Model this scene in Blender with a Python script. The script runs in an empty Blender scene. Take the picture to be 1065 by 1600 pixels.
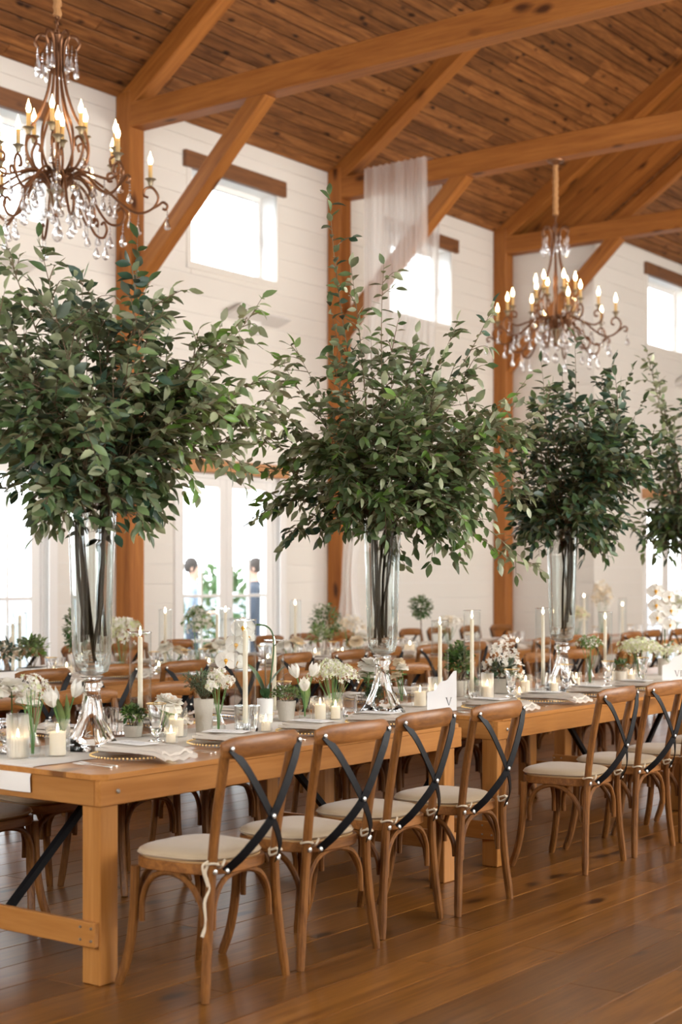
import bpy, bmesh, math, random
from math import sin, cos, pi, radians, sqrt, atan2
from mathutils import Vector, Matrix, Quaternion

random.seed(7)
SC = bpy.context.scene
COL = SC.collection

# ------------------------------------------------------------------ camera, world, lights, exposure
F, CX, HY, EYE = 2341.0, 532.5, 903.0, 1.46          # focal length and horizon in pixels of the 1065x1600 frame
YAW = radians(36.8)
CS, SN = cos(YAW), sin(YAW)
cam_d = bpy.data.cameras.new('camera')
cam = bpy.data.objects.new('camera', cam_d); COL.objects.link(cam)
cam.location = (0, 0, EYE)
cam.rotation_euler = (pi/2, 0, YAW - pi/2)
cam_d.sensor_fit = 'VERTICAL'; cam_d.sensor_height = 36.0
cam_d.lens = F/1600*36.0
cam_d.shift_y = (HY - 800)/1600
cam_d.clip_start = 0.05; cam_d.clip_end = 300
cam_d.dof.use_dof = True
cam_d.dof.focus_distance = 7.1
cam_d.dof.aperture_fstop = 2.2
SC.camera = cam

wd = bpy.data.worlds.new('sky'); SC.world = wd; wd.use_nodes = True
bg = wd.node_tree.nodes['Background']
bg.inputs[0].default_value = (0.93, 0.97, 1.0, 1); bg.inputs[1].default_value = 5.6

def area(name, loc, rot, sx, sy, power, col):
    l = bpy.data.lights.new(name, 'AREA'); l.shape = 'RECTANGLE'; l.size = sx; l.size_y = sy
    l.energy = power; l.color = col
    o = bpy.data.objects.new(name, l); COL.objects.link(o); o.location = loc; o.rotation_euler = rot
    return o
# added area lamps just inside the unseen walls, imitating daylight from behind the camera
area('added_key_side', (13.0, -3.3, 3.85), (radians(84), 0, radians(8)), 13, 2.6, 900, (1.0, 0.95, 0.88))
area('added_fill_end', (-3.8, 4.0, 3.85), (radians(82), 0, radians(-90)), 9, 2.6, 110, (1.0, 0.96, 0.9))

SC.view_settings.view_transform = 'Standard'
SC.view_settings.look = 'None'
SC.view_settings.gamma = 1.0
SC.view_settings.use_curve_mapping = False
SC.view_settings.exposure = 0.74
SC.cycles.use_denoising = True
SC.cycles.max_bounces = 14
SC.cycles.transparent_max_bounces = 24
SC.cycles.transmission_bounces = 12
SC.cycles.diffuse_bounces = 5
SC.cycles.glossy_bounces = 5
SC.cycles.caustics_reflective = False
SC.cycles.caustics_refractive = False
SC.cycles.sample_clamp_indirect = 6.0

# ------------------------------------------------------------------ geometry of the photograph -> metres
def at(px, py, z):                                     # point at height z seen at a pixel
    d = F*(EYE - z)/(py - HY); r = (px - CX)/F
    return Vector(((CS + SN*r)*d, (SN - CS*r)*d, z))
def onY(px, Y, z=0.0):                                 # point of the vertical plane Y seen at a pixel column
    r = (px - CX)/F; d = Y/(SN - CS*r)
    return Vector(((CS + SN*r)*d, Y, z))

# ------------------------------------------------------------------ mesh helpers
class MB:
    def __init__(s): s.v = []; s.f = []; s.m = []
    def add(s, vs, fs, mat=0):
        n = len(s.v); s.v += [tuple(p) for p in vs]
        for f in fs: s.f.append(tuple(n+i for i in f)); s.m.append(mat)
        return s
    def box(s, x0, x1, y0, y1, z0, z1, mat=0):
        return s.add([(x0,y0,z0),(x1,y0,z0),(x1,y1,z0),(x0,y1,z0),(x0,y0,z1),(x1,y0,z1),(x1,y1,z1),(x0,y1,z1)],
                     [(0,3,2,1),(4,5,6,7),(0,1,5,4),(1,2,6,5),(2,3,7,6),(3,0,4,7)], mat)
    def cbox(s, x0, x1, y0, y1, z0, z1, b=0.004, mat=0):   # box with chamfered edges
        c = ((x0+x1)/2,(y0+y1)/2,(z0+z1)/2); h = ((x1-x0)/2,(y1-y0)/2,(z1-z0)/2)
        vs = []; idx = {}
        for sx in (-1,1):
            for sy in (-1,1):
                for sz in (-1,1):
                    sg = (sx,sy,sz)
                    for a in range(3):
                        p = [c[k]+sg[k]*(h[k] if k == a else h[k]-b) for k in range(3)]
                        idx[(sg,a)] = len(vs); vs.append(p)
        fs = []
        for a in range(3):
            o = [k for k in range(3) if k != a]
            for sa in (-1,1):
                q = []
                for (u,w) in ((-1,-1),(1,-1),(1,1),(-1,1)):
                    sg = [0,0,0]; sg[a] = sa; sg[o[0]] = u; sg[o[1]] = w
                    q.append(idx[(tuple(sg),a)])
                if (sa > 0) == (a == 1): q.reverse()
                fs.append(tuple(q))
        for a in range(3):                                  # edges along axis a
            o = [k for k in range(3) if k != a]
            for u in (-1,1):
                for w in (-1,1):
                    A = [0,0,0]; A[o[0]] = u; A[o[1]] = w
                    A1 = list(A); A1[a] = -1; A2 = list(A); A2[a] = 1
                    q = [idx[(tuple(A1),o[0])], idx[(tuple(A2),o[0])], idx[(tuple(A2),o[1])], idx[(tuple(A1),o[1])]]
                    if (u*w > 0) != (a == 1): q.reverse()
                    fs.append(tuple(reversed(q)) if False else tuple(q))
        for sx in (-1,1):
            for sy in (-1,1):
                for sz in (-1,1):
                    t = [idx[((sx,sy,sz),a)] for a in range(3)]
                    if sx*sy*sz < 0: t.reverse()
                    fs.append(tuple(t))
        return s.add(vs, fs, mat)
    def tube(s, pts, r, seg=8, cap=True, mat=0, sq=(1,1), up=None):
        pts = [Vector(p) for p in pts]; n = len(pts)
        rs = r if isinstance(r, (list, tuple)) else [r]*n
        tang = []
        for i in range(n):
            t = (pts[min(i+1,n-1)] - pts[max(i-1,0)])
            tang.append(t.normalized() if t.length > 1e-9 else Vector((0,0,1)))
        ref = Vector(up) if up is not None else (Vector((0,0,1)) if abs(tang[0].z) < 0.9 else Vector((1,0,0)))
        u = (ref - tang[0]*ref.dot(tang[0])).normalized()
        vs = []
        for i in range(n):
            if up is not None:
                ref = Vector(up); uu = ref - tang[i]*ref.dot(tang[i])
                if uu.length > 1e-4: u = uu.normalized()
            else:
                u = (u - tang[i]*u.dot(tang[i]))
                u = u.normalized() if u.length > 1e-6 else tang[i].orthogonal().normalized()
            w = tang[i].cross(u)
            for k in range(seg):
                a = 2*pi*(k+0.5)/seg
                vs.append(pts[i] + (u*cos(a)*sq[0] + w*sin(a)*sq[1])*rs[i])
        fs = []
        for i in range(n-1):
            for k in range(seg):
                a = i*seg+k; b = i*seg+(k+1) % seg
                fs.append((a, b, b+seg, a+seg))
        if cap:
            fs.append(tuple(range(seg-1,-1,-1))); fs.append(tuple((n-1)*seg+k for k in range(seg)))
        return s.add(vs, fs, mat)
    def lathe(s, prof, seg=20, c=(0,0,0), mat=0):
        vs = []; fs = []; n = len(prof)
        for (r,z) in prof:
            for k in range(seg):
                a = 2*pi*k/seg
                vs.append((c[0]+r*cos(a), c[1]+r*sin(a), c[2]+z))
        for i in range(n-1):
            for k in range(seg):
                a = i*seg+k; b = i*seg+(k+1) % seg
                fs.append((a,b,b+seg,a+seg))
        return s.add(vs, fs, mat)
    def fluted(s, prof, n, depth, c=(0,0,0), mat=0):        # lathe with n flutes
        seg = n*4; vs = []; fs = []
        for (r,z) in prof:
            for k in range(seg):
                a = 2*pi*k/seg; rr = r*(1+depth*cos(n*a))
                vs.append((c[0]+rr*cos(a), c[1]+rr*sin(a), c[2]+z))
        for i in range(len(prof)-1):
            for k in range(seg):
                a = i*seg+k; b = i*seg+(k+1) % seg
                fs.append((a,b,b+seg,a+seg))
        return s.add(vs, fs, mat)
    def grid(s, fn, nu, nv, mat=0):
        vs = [fn(i/nu, j/nv) for j in range(nv+1) for i in range(nu+1)]
        fs = [(j*(nu+1)+i, j*(nu+1)+i+1, (j+1)*(nu+1)+i+1, (j+1)*(nu+1)+i) for j in range(nv) for i in range(nu)]
        return s.add(vs, fs, mat)
    def prism(s, poly, z0, z1, mat=0):                      # polygon in xy extruded in z
        n = len(poly)
        vs = [(x,y,z0) for x,y in poly] + [(x,y,z1) for x,y in poly]
        fs = [tuple(range(n-1,-1,-1)), tuple(range(n,2*n))] + [(i,(i+1) % n,(i+1) % n+n,i+n) for i in range(n)]
        return s.add(vs, fs, mat)
    def merge(s, o, M=None, mat=None):
        vs = [M @ Vector(p) for p in o.v] if M is not None else o.v
        n = len(s.v); s.v += [tuple(p) for p in vs]
        for f, m in zip(o.f, o.m): s.f.append(tuple(n+i for i in f)); s.m.append(m if mat is None else mat)
        return s
    def mesh(s, name, mats, smooth=35):
        me = bpy.data.meshes.new(name); me.from_pydata(s.v, [], s.f)
        for m in (mats if isinstance(mats, (list, tuple)) else [mats]): me.materials.append(m)
        if any(s.m): me.polygons.foreach_set('material_index', s.m)
        if smooth:
            me.polygons.foreach_set('use_smooth', [True]*len(s.f))
            me.set_sharp_from_angle(angle=radians(smooth))
        me.update(); return me
    def build(s, name, mats, parent=None, loc=None, smooth=35):
        return inst(name, s.mesh(name, mats, smooth), parent, loc)

def inst(name, me, parent=None, loc=None, rot=None, sc=None):
    o = bpy.data.objects.new(name, me); COL.objects.link(o)
    if parent is not None: o.parent = parent
    if loc is not None: o.location = loc
    if rot is not None: o.rotation_euler = rot
    if sc is not None: o.scale = sc if isinstance(sc, (list, tuple)) else (sc, sc, sc)
    return o
def tag(o, label=None, cat=None, group=None, kind=None):
    if label: o['label'] = label
    if cat: o['category'] = cat
    if group: o['group'] = group
    if kind: o['kind'] = kind
    return o
def thing(name, label, cat, loc=(0,0,0), rz=0, group=None, kind=None):
    o = inst(name, None, None, loc, (0,0,rz))
    return tag(o, label, cat, group, kind)
def copy_tree(o, parent=None):
    c = o.copy(); COL.objects.link(c)
    if parent is not None: c.parent = parent
    for ch in list(o.children): copy_tree(ch, c)
    return c
def clone(o, label, loc, rz=0, group=None):
    c = copy_tree(o); c.location = loc; c.rotation_euler = (0,0,rz); c['label'] = label
    if group: c['group'] = group
    return c
def bez(p0, p1, p2, p3, n):
    p0,p1,p2,p3 = map(Vector,(p0,p1,p2,p3)); out = []
    for i in range(n+1):
        t = i/n; u = 1-t
        out.append(p0*u**3 + p1*3*u*u*t + p2*3*u*t*t + p3*t**3)
    return out
def spline(pts, n=4):                                     # Catmull-Rom through the points
    P = [Vector(p) for p in pts]; P = [P[0]*2-P[1]] + P + [P[-1]*2-P[-2]]; out = []
    for i in range(1, len(P)-2):
        for k in range(n):
            t = k/n
            out.append(0.5*((2*P[i]) + (P[i+1]-P[i-1])*t + (2*P[i-1]-5*P[i]+4*P[i+1]-P[i+2])*t*t + (-P[i-1]+3*P[i]-3*P[i+1]+P[i+2])*t**3))
    out.append(P[-2]); return out

# ------------------------------------------------------------------ materials
def new_mat(name):
    m = bpy.data.materials.new(name); m.use_nodes = True
    nt = m.node_tree; return m, nt, nt.nodes['Principled BSDF'], nt.nodes['Material Output']
def plain(name, col, rough=0.5, metal=0.0, spec=0.5, sheen=0, bump=0, bscale=200, trans=None, var=0.0):
    m, nt, b, out = new_mat(name)
    b.inputs['Base Color'].default_value = (*col, 1); b.inputs['Roughness'].default_value = rough
    b.inputs['Metallic'].default_value = metal; b.inputs['Specular IOR Level'].default_value = spec
    if sheen: b.inputs['Sheen Weight'].default_value = sheen
    if var:
        oi = nt.nodes.new('ShaderNodeObjectInfo'); tc = nt.nodes.new('ShaderNodeTexCoord')
        no = nt.nodes.new('ShaderNodeTexNoise'); no.inputs['Scale'].default_value = bscale*0.1
        nt.links.new(tc.outputs['Object'], no.inputs['Vector'])
        ad = nt.nodes.new('ShaderNodeMath'); ad.operation = 'ADD'; nt.links.new(oi.outputs['Random'], ad.inputs[0]); nt.links.new(no.outputs[0], ad.inputs[1])
        mr = nt.nodes.new('ShaderNodeMapRange'); mr.inputs[2].default_value = 2
        mr.inputs[3].default_value = 1-var; mr.inputs[4].default_value = 1+var
        nt.links.new(ad.outputs[0], mr.inputs[0])
        hs = nt.nodes.new('ShaderNodeHueSaturation'); hs.inputs['Color'].default_value = (*col,1)
        nt.links.new(mr.outputs[0], hs.inputs['Value']); nt.links.new(hs.outputs[0], b.inputs['Base Color'])
    if bump:
        tc = nt.nodes.new('ShaderNodeTexCoord'); no = nt.nodes.new('ShaderNodeTexNoise'); no.inputs['Scale'].default_value = bscale
        nt.links.new(tc.outputs['Object'], no.inputs['Vector'])
        bp = nt.nodes.new('ShaderNodeBump'); bp.inputs['Strength'].default_value = bump; bp.inputs['Distance'].default_value = 0.003
        nt.links.new(no.outputs[0], bp.inputs['Height']); nt.links.new(bp.outputs[0], b.inputs['Normal'])
    if trans:
        tr = nt.nodes.new('ShaderNodeBsdfTranslucent'); tr.inputs[0].default_value = (*trans[0],1)
        mx = nt.nodes.new('ShaderNodeMixShader'); mx.inputs[0].default_value = trans[1]
        nt.links.new(b.outputs[0], mx.inputs[1]); nt.links.new(tr.outputs[0], mx.inputs[2]); nt.links.new(mx.outputs[0], out.inputs[0])
    return m
def wood(name, c0, c1, axis='X', gs=14.0, stretch=0.07, rough=0.45, knots=0.0, var=0.18, bump=0.15, spec=0.5, coat=0.0, knot_scale=2.2, sat_var=0.0):
    m, nt, b, out = new_mat(name); N = nt.nodes.new; L = nt.links.new
    tc = N('ShaderNodeTexCoord'); oi = N('ShaderNodeObjectInfo')
    mul = N('ShaderNodeVectorMath'); mul.operation = 'SCALE'; mul.inputs['Scale'].default_value = 57.0
    cmb = N('ShaderNodeCombineXYZ')
    for i in range(3): L(oi.outputs['Random'], cmb.inputs[i])
    L(cmb.outputs[0], mul.inputs[0])
    ad = N('ShaderNodeVectorMath'); ad.operation = 'ADD'; L(tc.outputs['Object'], ad.inputs[0]); L(mul.outputs[0], ad.inputs[1])
    mp = N('ShaderNodeMapping'); sc = [1,1,1]; sc['XYZ'.index(axis)] = stretch; mp.inputs['Scale'].default_value = sc
    L(ad.outputs[0], mp.inputs[0])
    warp = N('ShaderNodeTexNoise'); warp.inputs['Scale'].default_value = 2.5; L(mp.outputs[0], warp.inputs['Vector'])
    n1 = N('ShaderNodeTexNoise'); n1.inputs['Scale'].default_value = gs; n1.inputs['Detail'].default_value = 6; n1.inputs['Distortion'].default_value = 1.4
    L(mp.outputs[0], n1.inputs['Vector'])
    n2 = N('ShaderNodeTexNoise'); n2.inputs['Scale'].default_value = gs*7; n2.inputs['Detail'].default_value = 3; L(mp.outputs[0], n2.inputs['Vector'])
    mix = N('ShaderNodeMix'); mix.data_type = 'FLOAT'; mix.inputs[0].default_value = 0.35
    L(n1.outputs[0], mix.inputs[2]); L(n2.outputs[0], mix.inputs[3])
    rp = N('ShaderNodeValToRGB'); rp.color_ramp.elements[0].position = 0.34; rp.color_ramp.elements[1].position = 0.66
    rp.color_ramp.elements[0].color = (*c0,1); rp.color_ramp.elements[1].color = (*c1,1)
    L(mix.outputs[0], rp.inputs[0])
    col = rp.outputs[0]
    if knots:
        mk = N('ShaderNodeMapping'); ks = [1,1,1]; ks['XYZ'.index(axis)] = 0.42; mk.inputs['Scale'].default_value = ks
        L(ad.outputs[0], mk.inputs[0])
        wn = N('ShaderNodeTexNoise'); wn.inputs['Scale'].default_value = 9.0; L(mk.outputs[0], wn.inputs['Vector'])
        mv = N('ShaderNodeMix'); mv.data_type = 'VECTOR'; mv.inputs[0].default_value = 0.05; L(mk.outputs[0], mv.inputs[4]); L(wn.outputs['Color'], mv.inputs[5])
        vo = N('ShaderNodeTexVoronoi'); vo.inputs['Scale'].default_value = knot_scale*3; L(mv.outputs[1], vo.inputs['Vector'])
        kr = N('ShaderNodeMapRange'); kr.inputs[1].default_value = 0.08; kr.inputs[2].default_value = 0.21; kr.inputs[3].default_value = knots; kr.inputs[4].default_value = 0
        L(vo.outputs['Distance'], kr.inputs[0])
        km = N('ShaderNodeMix'); km.data_type = 'RGBA'; km.inputs[7].default_value = (c0[0]*0.22, c0[1]*0.16, c0[2]*0.14, 1)
        L(kr.outputs[0], km.inputs[0]); L(col, km.inputs[6]); col = km.outputs[2]
    hs = N('ShaderNodeHueSaturation'); mr = N('ShaderNodeMapRange'); mr.inputs[3].default_value = 1-var; mr.inputs[4].default_value = 1+var
    L(oi.outputs['Random'], mr.inputs[0]); L(mr.outputs[0], hs.inputs['Value']); L(col, hs.inputs['Color']); L(hs.outputs[0], b.inputs['Base Color'])
    b.inputs['Roughness'].default_value = rough; b.inputs['Specular IOR Level'].default_value = spec
    if coat: b.inputs['Coat Weight'].default_value = coat; b.inputs['Coat Roughness'].default_value = 0.18
    if bump:
        bp = N('ShaderNodeBump'); bp.inputs['Strength'].default_value = bump; bp.inputs['Distance'].default_value = 0.002
        L(mix.outputs[0], bp.inputs['Height']); L(bp.outputs[0], b.inputs['Normal'])
    return m
def glass(name, ior=1.45, col=(1,1,1), rough=0.0, clear=0.0):
    m, nt, b, out = new_mat(name); nt.nodes.remove(b)
    g = nt.nodes.new('ShaderNodeBsdfGlass'); g.inputs['IOR'].default_value = ior; g.inputs['Color'].default_value = (*col,1); g.inputs['Roughness'].default_value = rough
    t = nt.nodes.new('ShaderNodeBsdfTransparent'); x = nt.nodes.new('ShaderNodeMixShader'); x.inputs[0].default_value = clear
    nt.links.new(g.outputs[0], x.inputs[1]); nt.links.new(t.outputs[0], x.inputs[2]); nt.links.new(x.outputs[0], out.inputs[0]); return m
def thin_glass(name, tint=(0.98,0.99,0.99), refl=1.0, frost=0.0):
    m, nt, b, out = new_mat(name); nt.nodes.remove(b); N = nt.nodes.new; L = nt.links.new
    t = N('ShaderNodeBsdfTransparent'); t.inputs[0].default_value = (*tint,1)
    g = N('ShaderNodeBsdfGlossy'); g.inputs['Roughness'].default_value = 0.03
    lw = N('ShaderNodeLayerWeight'); lw.inputs['Blend'].default_value = 0.22
    mr = N('ShaderNodeMapRange'); mr.inputs[3].default_value = 0.03; mr.inputs[4].default_value = 0.75*refl
    L(lw.outputs['Facing'], mr.inputs[0])
    pw = N('ShaderNodeMath'); pw.operation = 'POWER'; pw.inputs[1].default_value = 1.6; L(mr.outputs[0], pw.inputs[0])
    mx = N('ShaderNodeMixShader'); L(pw.outputs[0], mx.inputs[0]); L(t.outputs[0], mx.inputs[1]); L(g.outputs[0], mx.inputs[2])
    res = mx
    if frost:
        d = N('ShaderNodeBsdfTranslucent'); d.inputs[0].default_value = (0.95,0.95,0.95,1)
        m2 = N('ShaderNodeMixShader'); m2.inputs[0].default_value = frost; L(mx.outputs[0], m2.inputs[1]); L(d.outputs[0], m2.inputs[2]); res = m2
    L(res.outputs[0], out.inputs[0]); return m
def crystal_mat():
    m, nt, b, out = new_mat('crystal'); nt.nodes.remove(b); N = nt.nodes.new; L = nt.links.new
    g = N('ShaderNodeBsdfGlass'); g.inputs['IOR'].default_value = 1.5
    t = N('ShaderNodeBsdfTransparent'); t.inputs[0].default_value = (0.97,0.98,1,1)
    s = N('ShaderNodeBsdfGlossy'); s.inputs['Roughness'].default_value = 0.08
    a = N('ShaderNodeMixShader'); a.inputs[0].default_value = 0.45; L(g.outputs[0], a.inputs[1]); L(t.outputs[0], a.inputs[2])
    c = N('ShaderNodeMixShader'); c.inputs[0].default_value = 0.14; L(a.outputs[0], c.inputs[1]); L(s.outputs[0], c.inputs[2]); L(c.outputs[0], out.inputs[0]); return m
def emit(name, col, s):
    m, nt, b, out = new_mat(name); nt.nodes.remove(b)
    e = nt.nodes.new('ShaderNodeEmission'); e.inputs[0].default_value = (*col,1); e.inputs[1].default_value = s
    nt.links.new(e.outputs[0], out.inputs[0]); return m
def gauze_mat():
    m, nt, b, out = new_mat('gauze'); N = nt.nodes.new; L = nt.links.new
    b.inputs['Base Color'].default_value = (0.95,0.93,0.90,1); b.inputs['Roughness'].default_value = 0.9
    tl = N('ShaderNodeBsdfTranslucent'); tl.inputs[0].default_value = (0.97,0.96,0.94,1)
    m1 = N('ShaderNodeMixShader'); m1.inputs[0].default_value = 0.5; L(b.outputs[0], m1.inputs[1]); L(tl.outputs[0], m1.inputs[2])
    tp = N('ShaderNodeBsdfTransparent'); m2 = N('ShaderNodeMixShader')
    lw = N('ShaderNodeLayerWeight'); lw.inputs['Blend'].default_value = 0.35
    mr = N('ShaderNodeMapRange'); mr.inputs[3].default_value = 0.58; mr.inputs[4].default_value = 0.95; L(lw.outputs['Facing'], mr.inputs[0]); L(mr.outputs[0], m2.inputs[0])
    L(tp.outputs[0], m2.inputs[1]); L(m1.outputs[0], m2.inputs[2]); L(m2.outputs[0], out.inputs[0]); return m
def leaf_mat(name, top, under):
    m, nt, b, out = new_mat(name); N = nt.nodes.new; L = nt.links.new
    ge = N('ShaderNodeNewGeometry'); tc = N('ShaderNodeTexCoord'); no = N('ShaderNodeTexNoise'); no.inputs['Scale'].default_value = 9
    L(ge.outputs['Position'], no.inputs['Vector'])
    mx = N('ShaderNodeMix'); mx.data_type = 'RGBA'; mx.inputs[6].default_value = (*top,1); mx.inputs[7].default_value = (*under,1); L(ge.outputs['Backfacing'], mx.inputs[0])
    mr = N('ShaderNodeMapRange'); mr.inputs[1].default_value = 0.25; mr.inputs[2].default_value = 0.75; mr.inputs[3].default_value = 0.5; mr.inputs[4].default_value = 1.5; L(no.outputs[0], mr.inputs[0])
    hs = N('ShaderNodeHueSaturation'); L(mr.outputs[0], hs.inputs['Value']); L(mx.outputs[2], hs.inputs['Color']); L(hs.outputs[0], b.inputs['Base Color'])
    b.inputs['Roughness'].default_value = 0.42; b.inputs['Specular IOR Level'].default_value = 0.5
    tr = N('ShaderNodeBsdfTranslucent'); L(hs.outputs[0], tr.inputs[0])
    ms = N('ShaderNodeMixShader'); ms.inputs[0].default_value = 0.22; L(b.outputs[0], ms.inputs[1]); L(tr.outputs[0], ms.inputs[2]); L(ms.outputs[0], out.inputs[0])
    return m

M = {}
M['beam'] = wood('beam_timber', (0.26,0.085,0.015), (0.44,0.165,0.034), 'X', 10, 0.06, 0.55, 0.95, 0.1, 0.2, knot_scale=1.5, spec=0.3)
M['beam_z'] = wood('post_timber', (0.26,0.085,0.015), (0.44,0.165,0.034), 'Z', 10, 0.06, 0.55, 0.95, 0.1, 0.2, knot_scale=1.5, spec=0.3)
M['ceil'] = wood('ceiling_pine', (0.10,0.033,0.008), (0.34,0.138,0.040), 'X', 13, 0.07, 0.6, 1.0, 0.3, 0.2, knot_scale=2.4, spec=0.3)
M['floor'] = wood('floor_oak', (0.10,0.034,0.006), (0.235,0.093,0.017), 'X', 22, 0.05, 0.28, 0.9, 0.3, 0.16, knot_scale=1.7, spec=0.3)
M['table'] = wood('table_pine', (0.37,0.14,0.026), (0.51,0.225,0.058), 'X', 12, 0.06, 0.33, 0.8, 0.07, 0.1, knot_scale=1.1)
M['table_y'] = wood('table_pine_end', (0.32,0.12,0.022), (0.44,0.195,0.05), 'Y', 12, 0.06, 0.35, 0.7, 0.07, 0.1, knot_scale=1.1)
M['table_z'] = wood('table_leg_pine', (0.33,0.125,0.023), (0.45,0.20,0.052), 'Z', 12, 0.06, 0.35, 0.7, 0.07, 0.1, knot_scale=1.1)
M['chair'] = wood('chair_oak', (0.095,0.033,0.007), (0.24,0.094,0.021), 'Z', 26, 0.12, 0.42, 0, 0.12, 0.1, spec=0.28)
M['rail'] = wood('chair_rail_oak', (0.15,0.053,0.012), (0.31,0.125,0.031), 'X', 26, 0.1, 0.38, 0, 0.1, 0.1, spec=0.33)
M['white'] = plain('white_paint', (0.76,0.72,0.655), 0.5, var=0.025, bscale=30)
M['trim'] = plain('white_trim', (0.82,0.80,0.77), 0.4)
M['header'] = wood('header_timber', (0.13,0.05,0.018), (0.23,0.092,0.03), 'X', 12, 0.06, 0.5, 0.5, 0.08, 0.2)
M['header2'] = wood('door_header_timber', (0.38,0.17,0.06), (0.54,0.27,0.11), 'X', 12, 0.06, 0.5, 0.5, 0.08, 0.2)
M['black'] = plain('black_metal', (0.004,0.004,0.005), 0.5, 0.0, 0.14)
M['steel'] = plain('steel_bolt', (0.5,0.49,0.46), 0.35, 1.0)
M['silver'] = plain('silver', (0.75,0.73,0.70), 0.18, 1.0)
M['gold'] = plain('gold', (0.75,0.52,0.22), 0.3, 1.0)
M['bronze'] = plain('bronze', (0.20,0.09,0.042), 0.42, 0.7)
M['bronze2'] = plain('aged_silver_leaf', (0.32,0.26,0.17), 0.5, 0.6)
M['sleeve'] = plain('candle_sleeve', (0.62,0.45,0.20), 0.6, trans=((0.9,0.7,0.35),0.3))
M['bulb'] = emit('lit_bulb', (1.0,0.70,0.34), 22)
M['flame'] = emit('flame', (1.0,0.76,0.44), 34)
M['cushion'] = plain('cushion_linen', (0.47,0.355,0.225), 0.85, sheen=0.2, bump=0.3, bscale=500, var=0.06)
M['cane'] = plain('cane', (0.42,0.25,0.10), 0.7, bump=0.5, bscale=300)
M['cord'] = plain('cotton_tie', (0.62,0.52,0.38), 0.9)
M['runner'] = plain('runner_linen', (0.74,0.69,0.63), 0.9, bump=0.3, bscale=350, var=0.03)
M['napkin'] = plain('napkin_linen', (0.62,0.55,0.47), 0.9, bump=0.3, bscale=450, var=0.03)
M['card'] = plain('card_paper', (0.84,0.82,0.80), 0.7)
M['ink'] = plain('ink', (0.03,0.03,0.03), 0.6)
M['glass'] = glass('clear_glass', 1.46, (1,1,1))
M['vase'] = glass('vase_glass', 1.46, (0.99,1,0.995), 0.0, 0.12)
M['water'] = thin_glass('water', (0.93,0.95,0.94), 1.2)
M['crystal'] = crystal_mat()
M['thin'] = thin_glass('thin_glass')
M['ribbed'] = thin_glass('ribbed_glass', (0.96,0.97,0.97), 1.2, 0.13)
M['frost'] = thin_glass('frosted_glass', (0.96,0.96,0.95), 1.0, 0.38)
M['pane'] = thin_glass('window_pane', (0.97,0.985,0.99), 0.7)
M['plate'] = thin_glass('plate_glass', (0.93,0.93,0.93), 0.9, 0.25)
M['wax'] = plain('ivory_wax', (0.88,0.82,0.70), 0.45, trans=((1.0,0.90,0.72),0.4))
M['wick'] = plain('wick', (0.03,0.02,0.015), 0.9)
M['concrete'] = plain('concrete', (0.50,0.45,0.38), 0.9, bump=0.6, bscale=90, var=0.15)
M['ceramic'] = plain('white_ceramic', (0.78,0.76,0.72), 0.35)
M['soil'] = plain('soil', (0.05,0.035,0.025), 1.0)
M['bark'] = plain('bark', (0.17,0.105,0.06), 0.8, bump=0.6, bscale=120, var=0.2)
M['stem'] = plain('green_stem', (0.10,0.20,0.05), 0.5)
M['orchid_stem'] = plain('orchid_stem', (0.06,0.12,0.04), 0.45)
M['twig'] = plain('twig', (0.16,0.11,0.055), 0.7)
M['leafA'] = leaf_mat('leaf_deep', (0.062,0.105,0.034), (0.20,0.235,0.12))
M['leafB'] = leaf_mat('leaf_mid', (0.135,0.19,0.075), (0.29,0.32,0.18))
M['leafC'] = leaf_mat('leaf_grey', (0.32,0.345,0.20), (0.46,0.48,0.32))
M['leafD'] = leaf_mat('leaf_blue', (0.035,0.075,0.042), (0.14,0.18,0.13))
M['leafE'] = leaf_mat('leaf_fresh', (0.13,0.24,0.04), (0.25,0.34,0.12))
M['box'] = leaf_mat('leaf_boxwood', (0.03,0.10,0.018), (0.08,0.17,0.04))
M['rosemary'] = leaf_mat('leaf_rosemary', (0.10,0.17,0.08), (0.26,0.33,0.21))
M['orchid_leaf'] = leaf_mat('leaf_orchid', (0.05,0.12,0.045), (0.09,0.17,0.07))
M['petal'] = plain('white_petal', (0.88,0.85,0.78), 0.6, trans=((0.95,0.92,0.85),0.35))
M['cream'] = plain('cream_petal', (0.85,0.76,0.60), 0.6, trans=((0.95,0.85,0.68),0.35))
M['greenish'] = plain('pale_green_petal', (0.66,0.70,0.42), 0.6, trans=((0.8,0.85,0.5),0.35))
M['lip'] = plain('orchid_lip', (0.75,0.38,0.03), 0.5)
M['gauze'] = gauze_mat()
M['patio'] = plain('patio_stone', (0.07,0.08,0.09), 0.8, var=0.08, bscale=20)
M['hedge'] = leaf_mat('leaf_hedge', (0.07,0.14,0.05), (0.14,0.2,0.09))
M['skin'] = plain('skin', (0.55,0.33,0.24), 0.6)
M['hair'] = plain('dark_hair', (0.03,0.02,0.015), 0.7)
M['shirt'] = plain('pale_blue_shirt', (0.28,0.34,0.42), 0.8)
M['suit'] = plain('dark_suit', (0.035,0.045,0.065), 0.8)
M['rope'] = plain('jute_sleeve', (0.42,0.21,0.08), 0.9, bump=1.0, bscale=60, var=0.2)
M['backing'] = plain('wall_backing', (0.30,0.26,0.22), 0.9)
M['sub'] = plain('subfloor', (0.03,0.015,0.008), 0.9)
# ------------------------------------------------------------------ the hall
YW, YA = 10.5, 9.1                    # siding faces: main wall, nearer wall of the far section
XR = 17.68                            # where the hall narrows
TH = atan2(0.68, 1.0)
RIDGE = 3.5
def zc(Y): return 6.13 + 0.68*(YW - Y)
def zl(Y): return 6.0 + 0.68*(YA - Y)
TRX = [6.97, 10.37, 13.77, 17.47]

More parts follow.
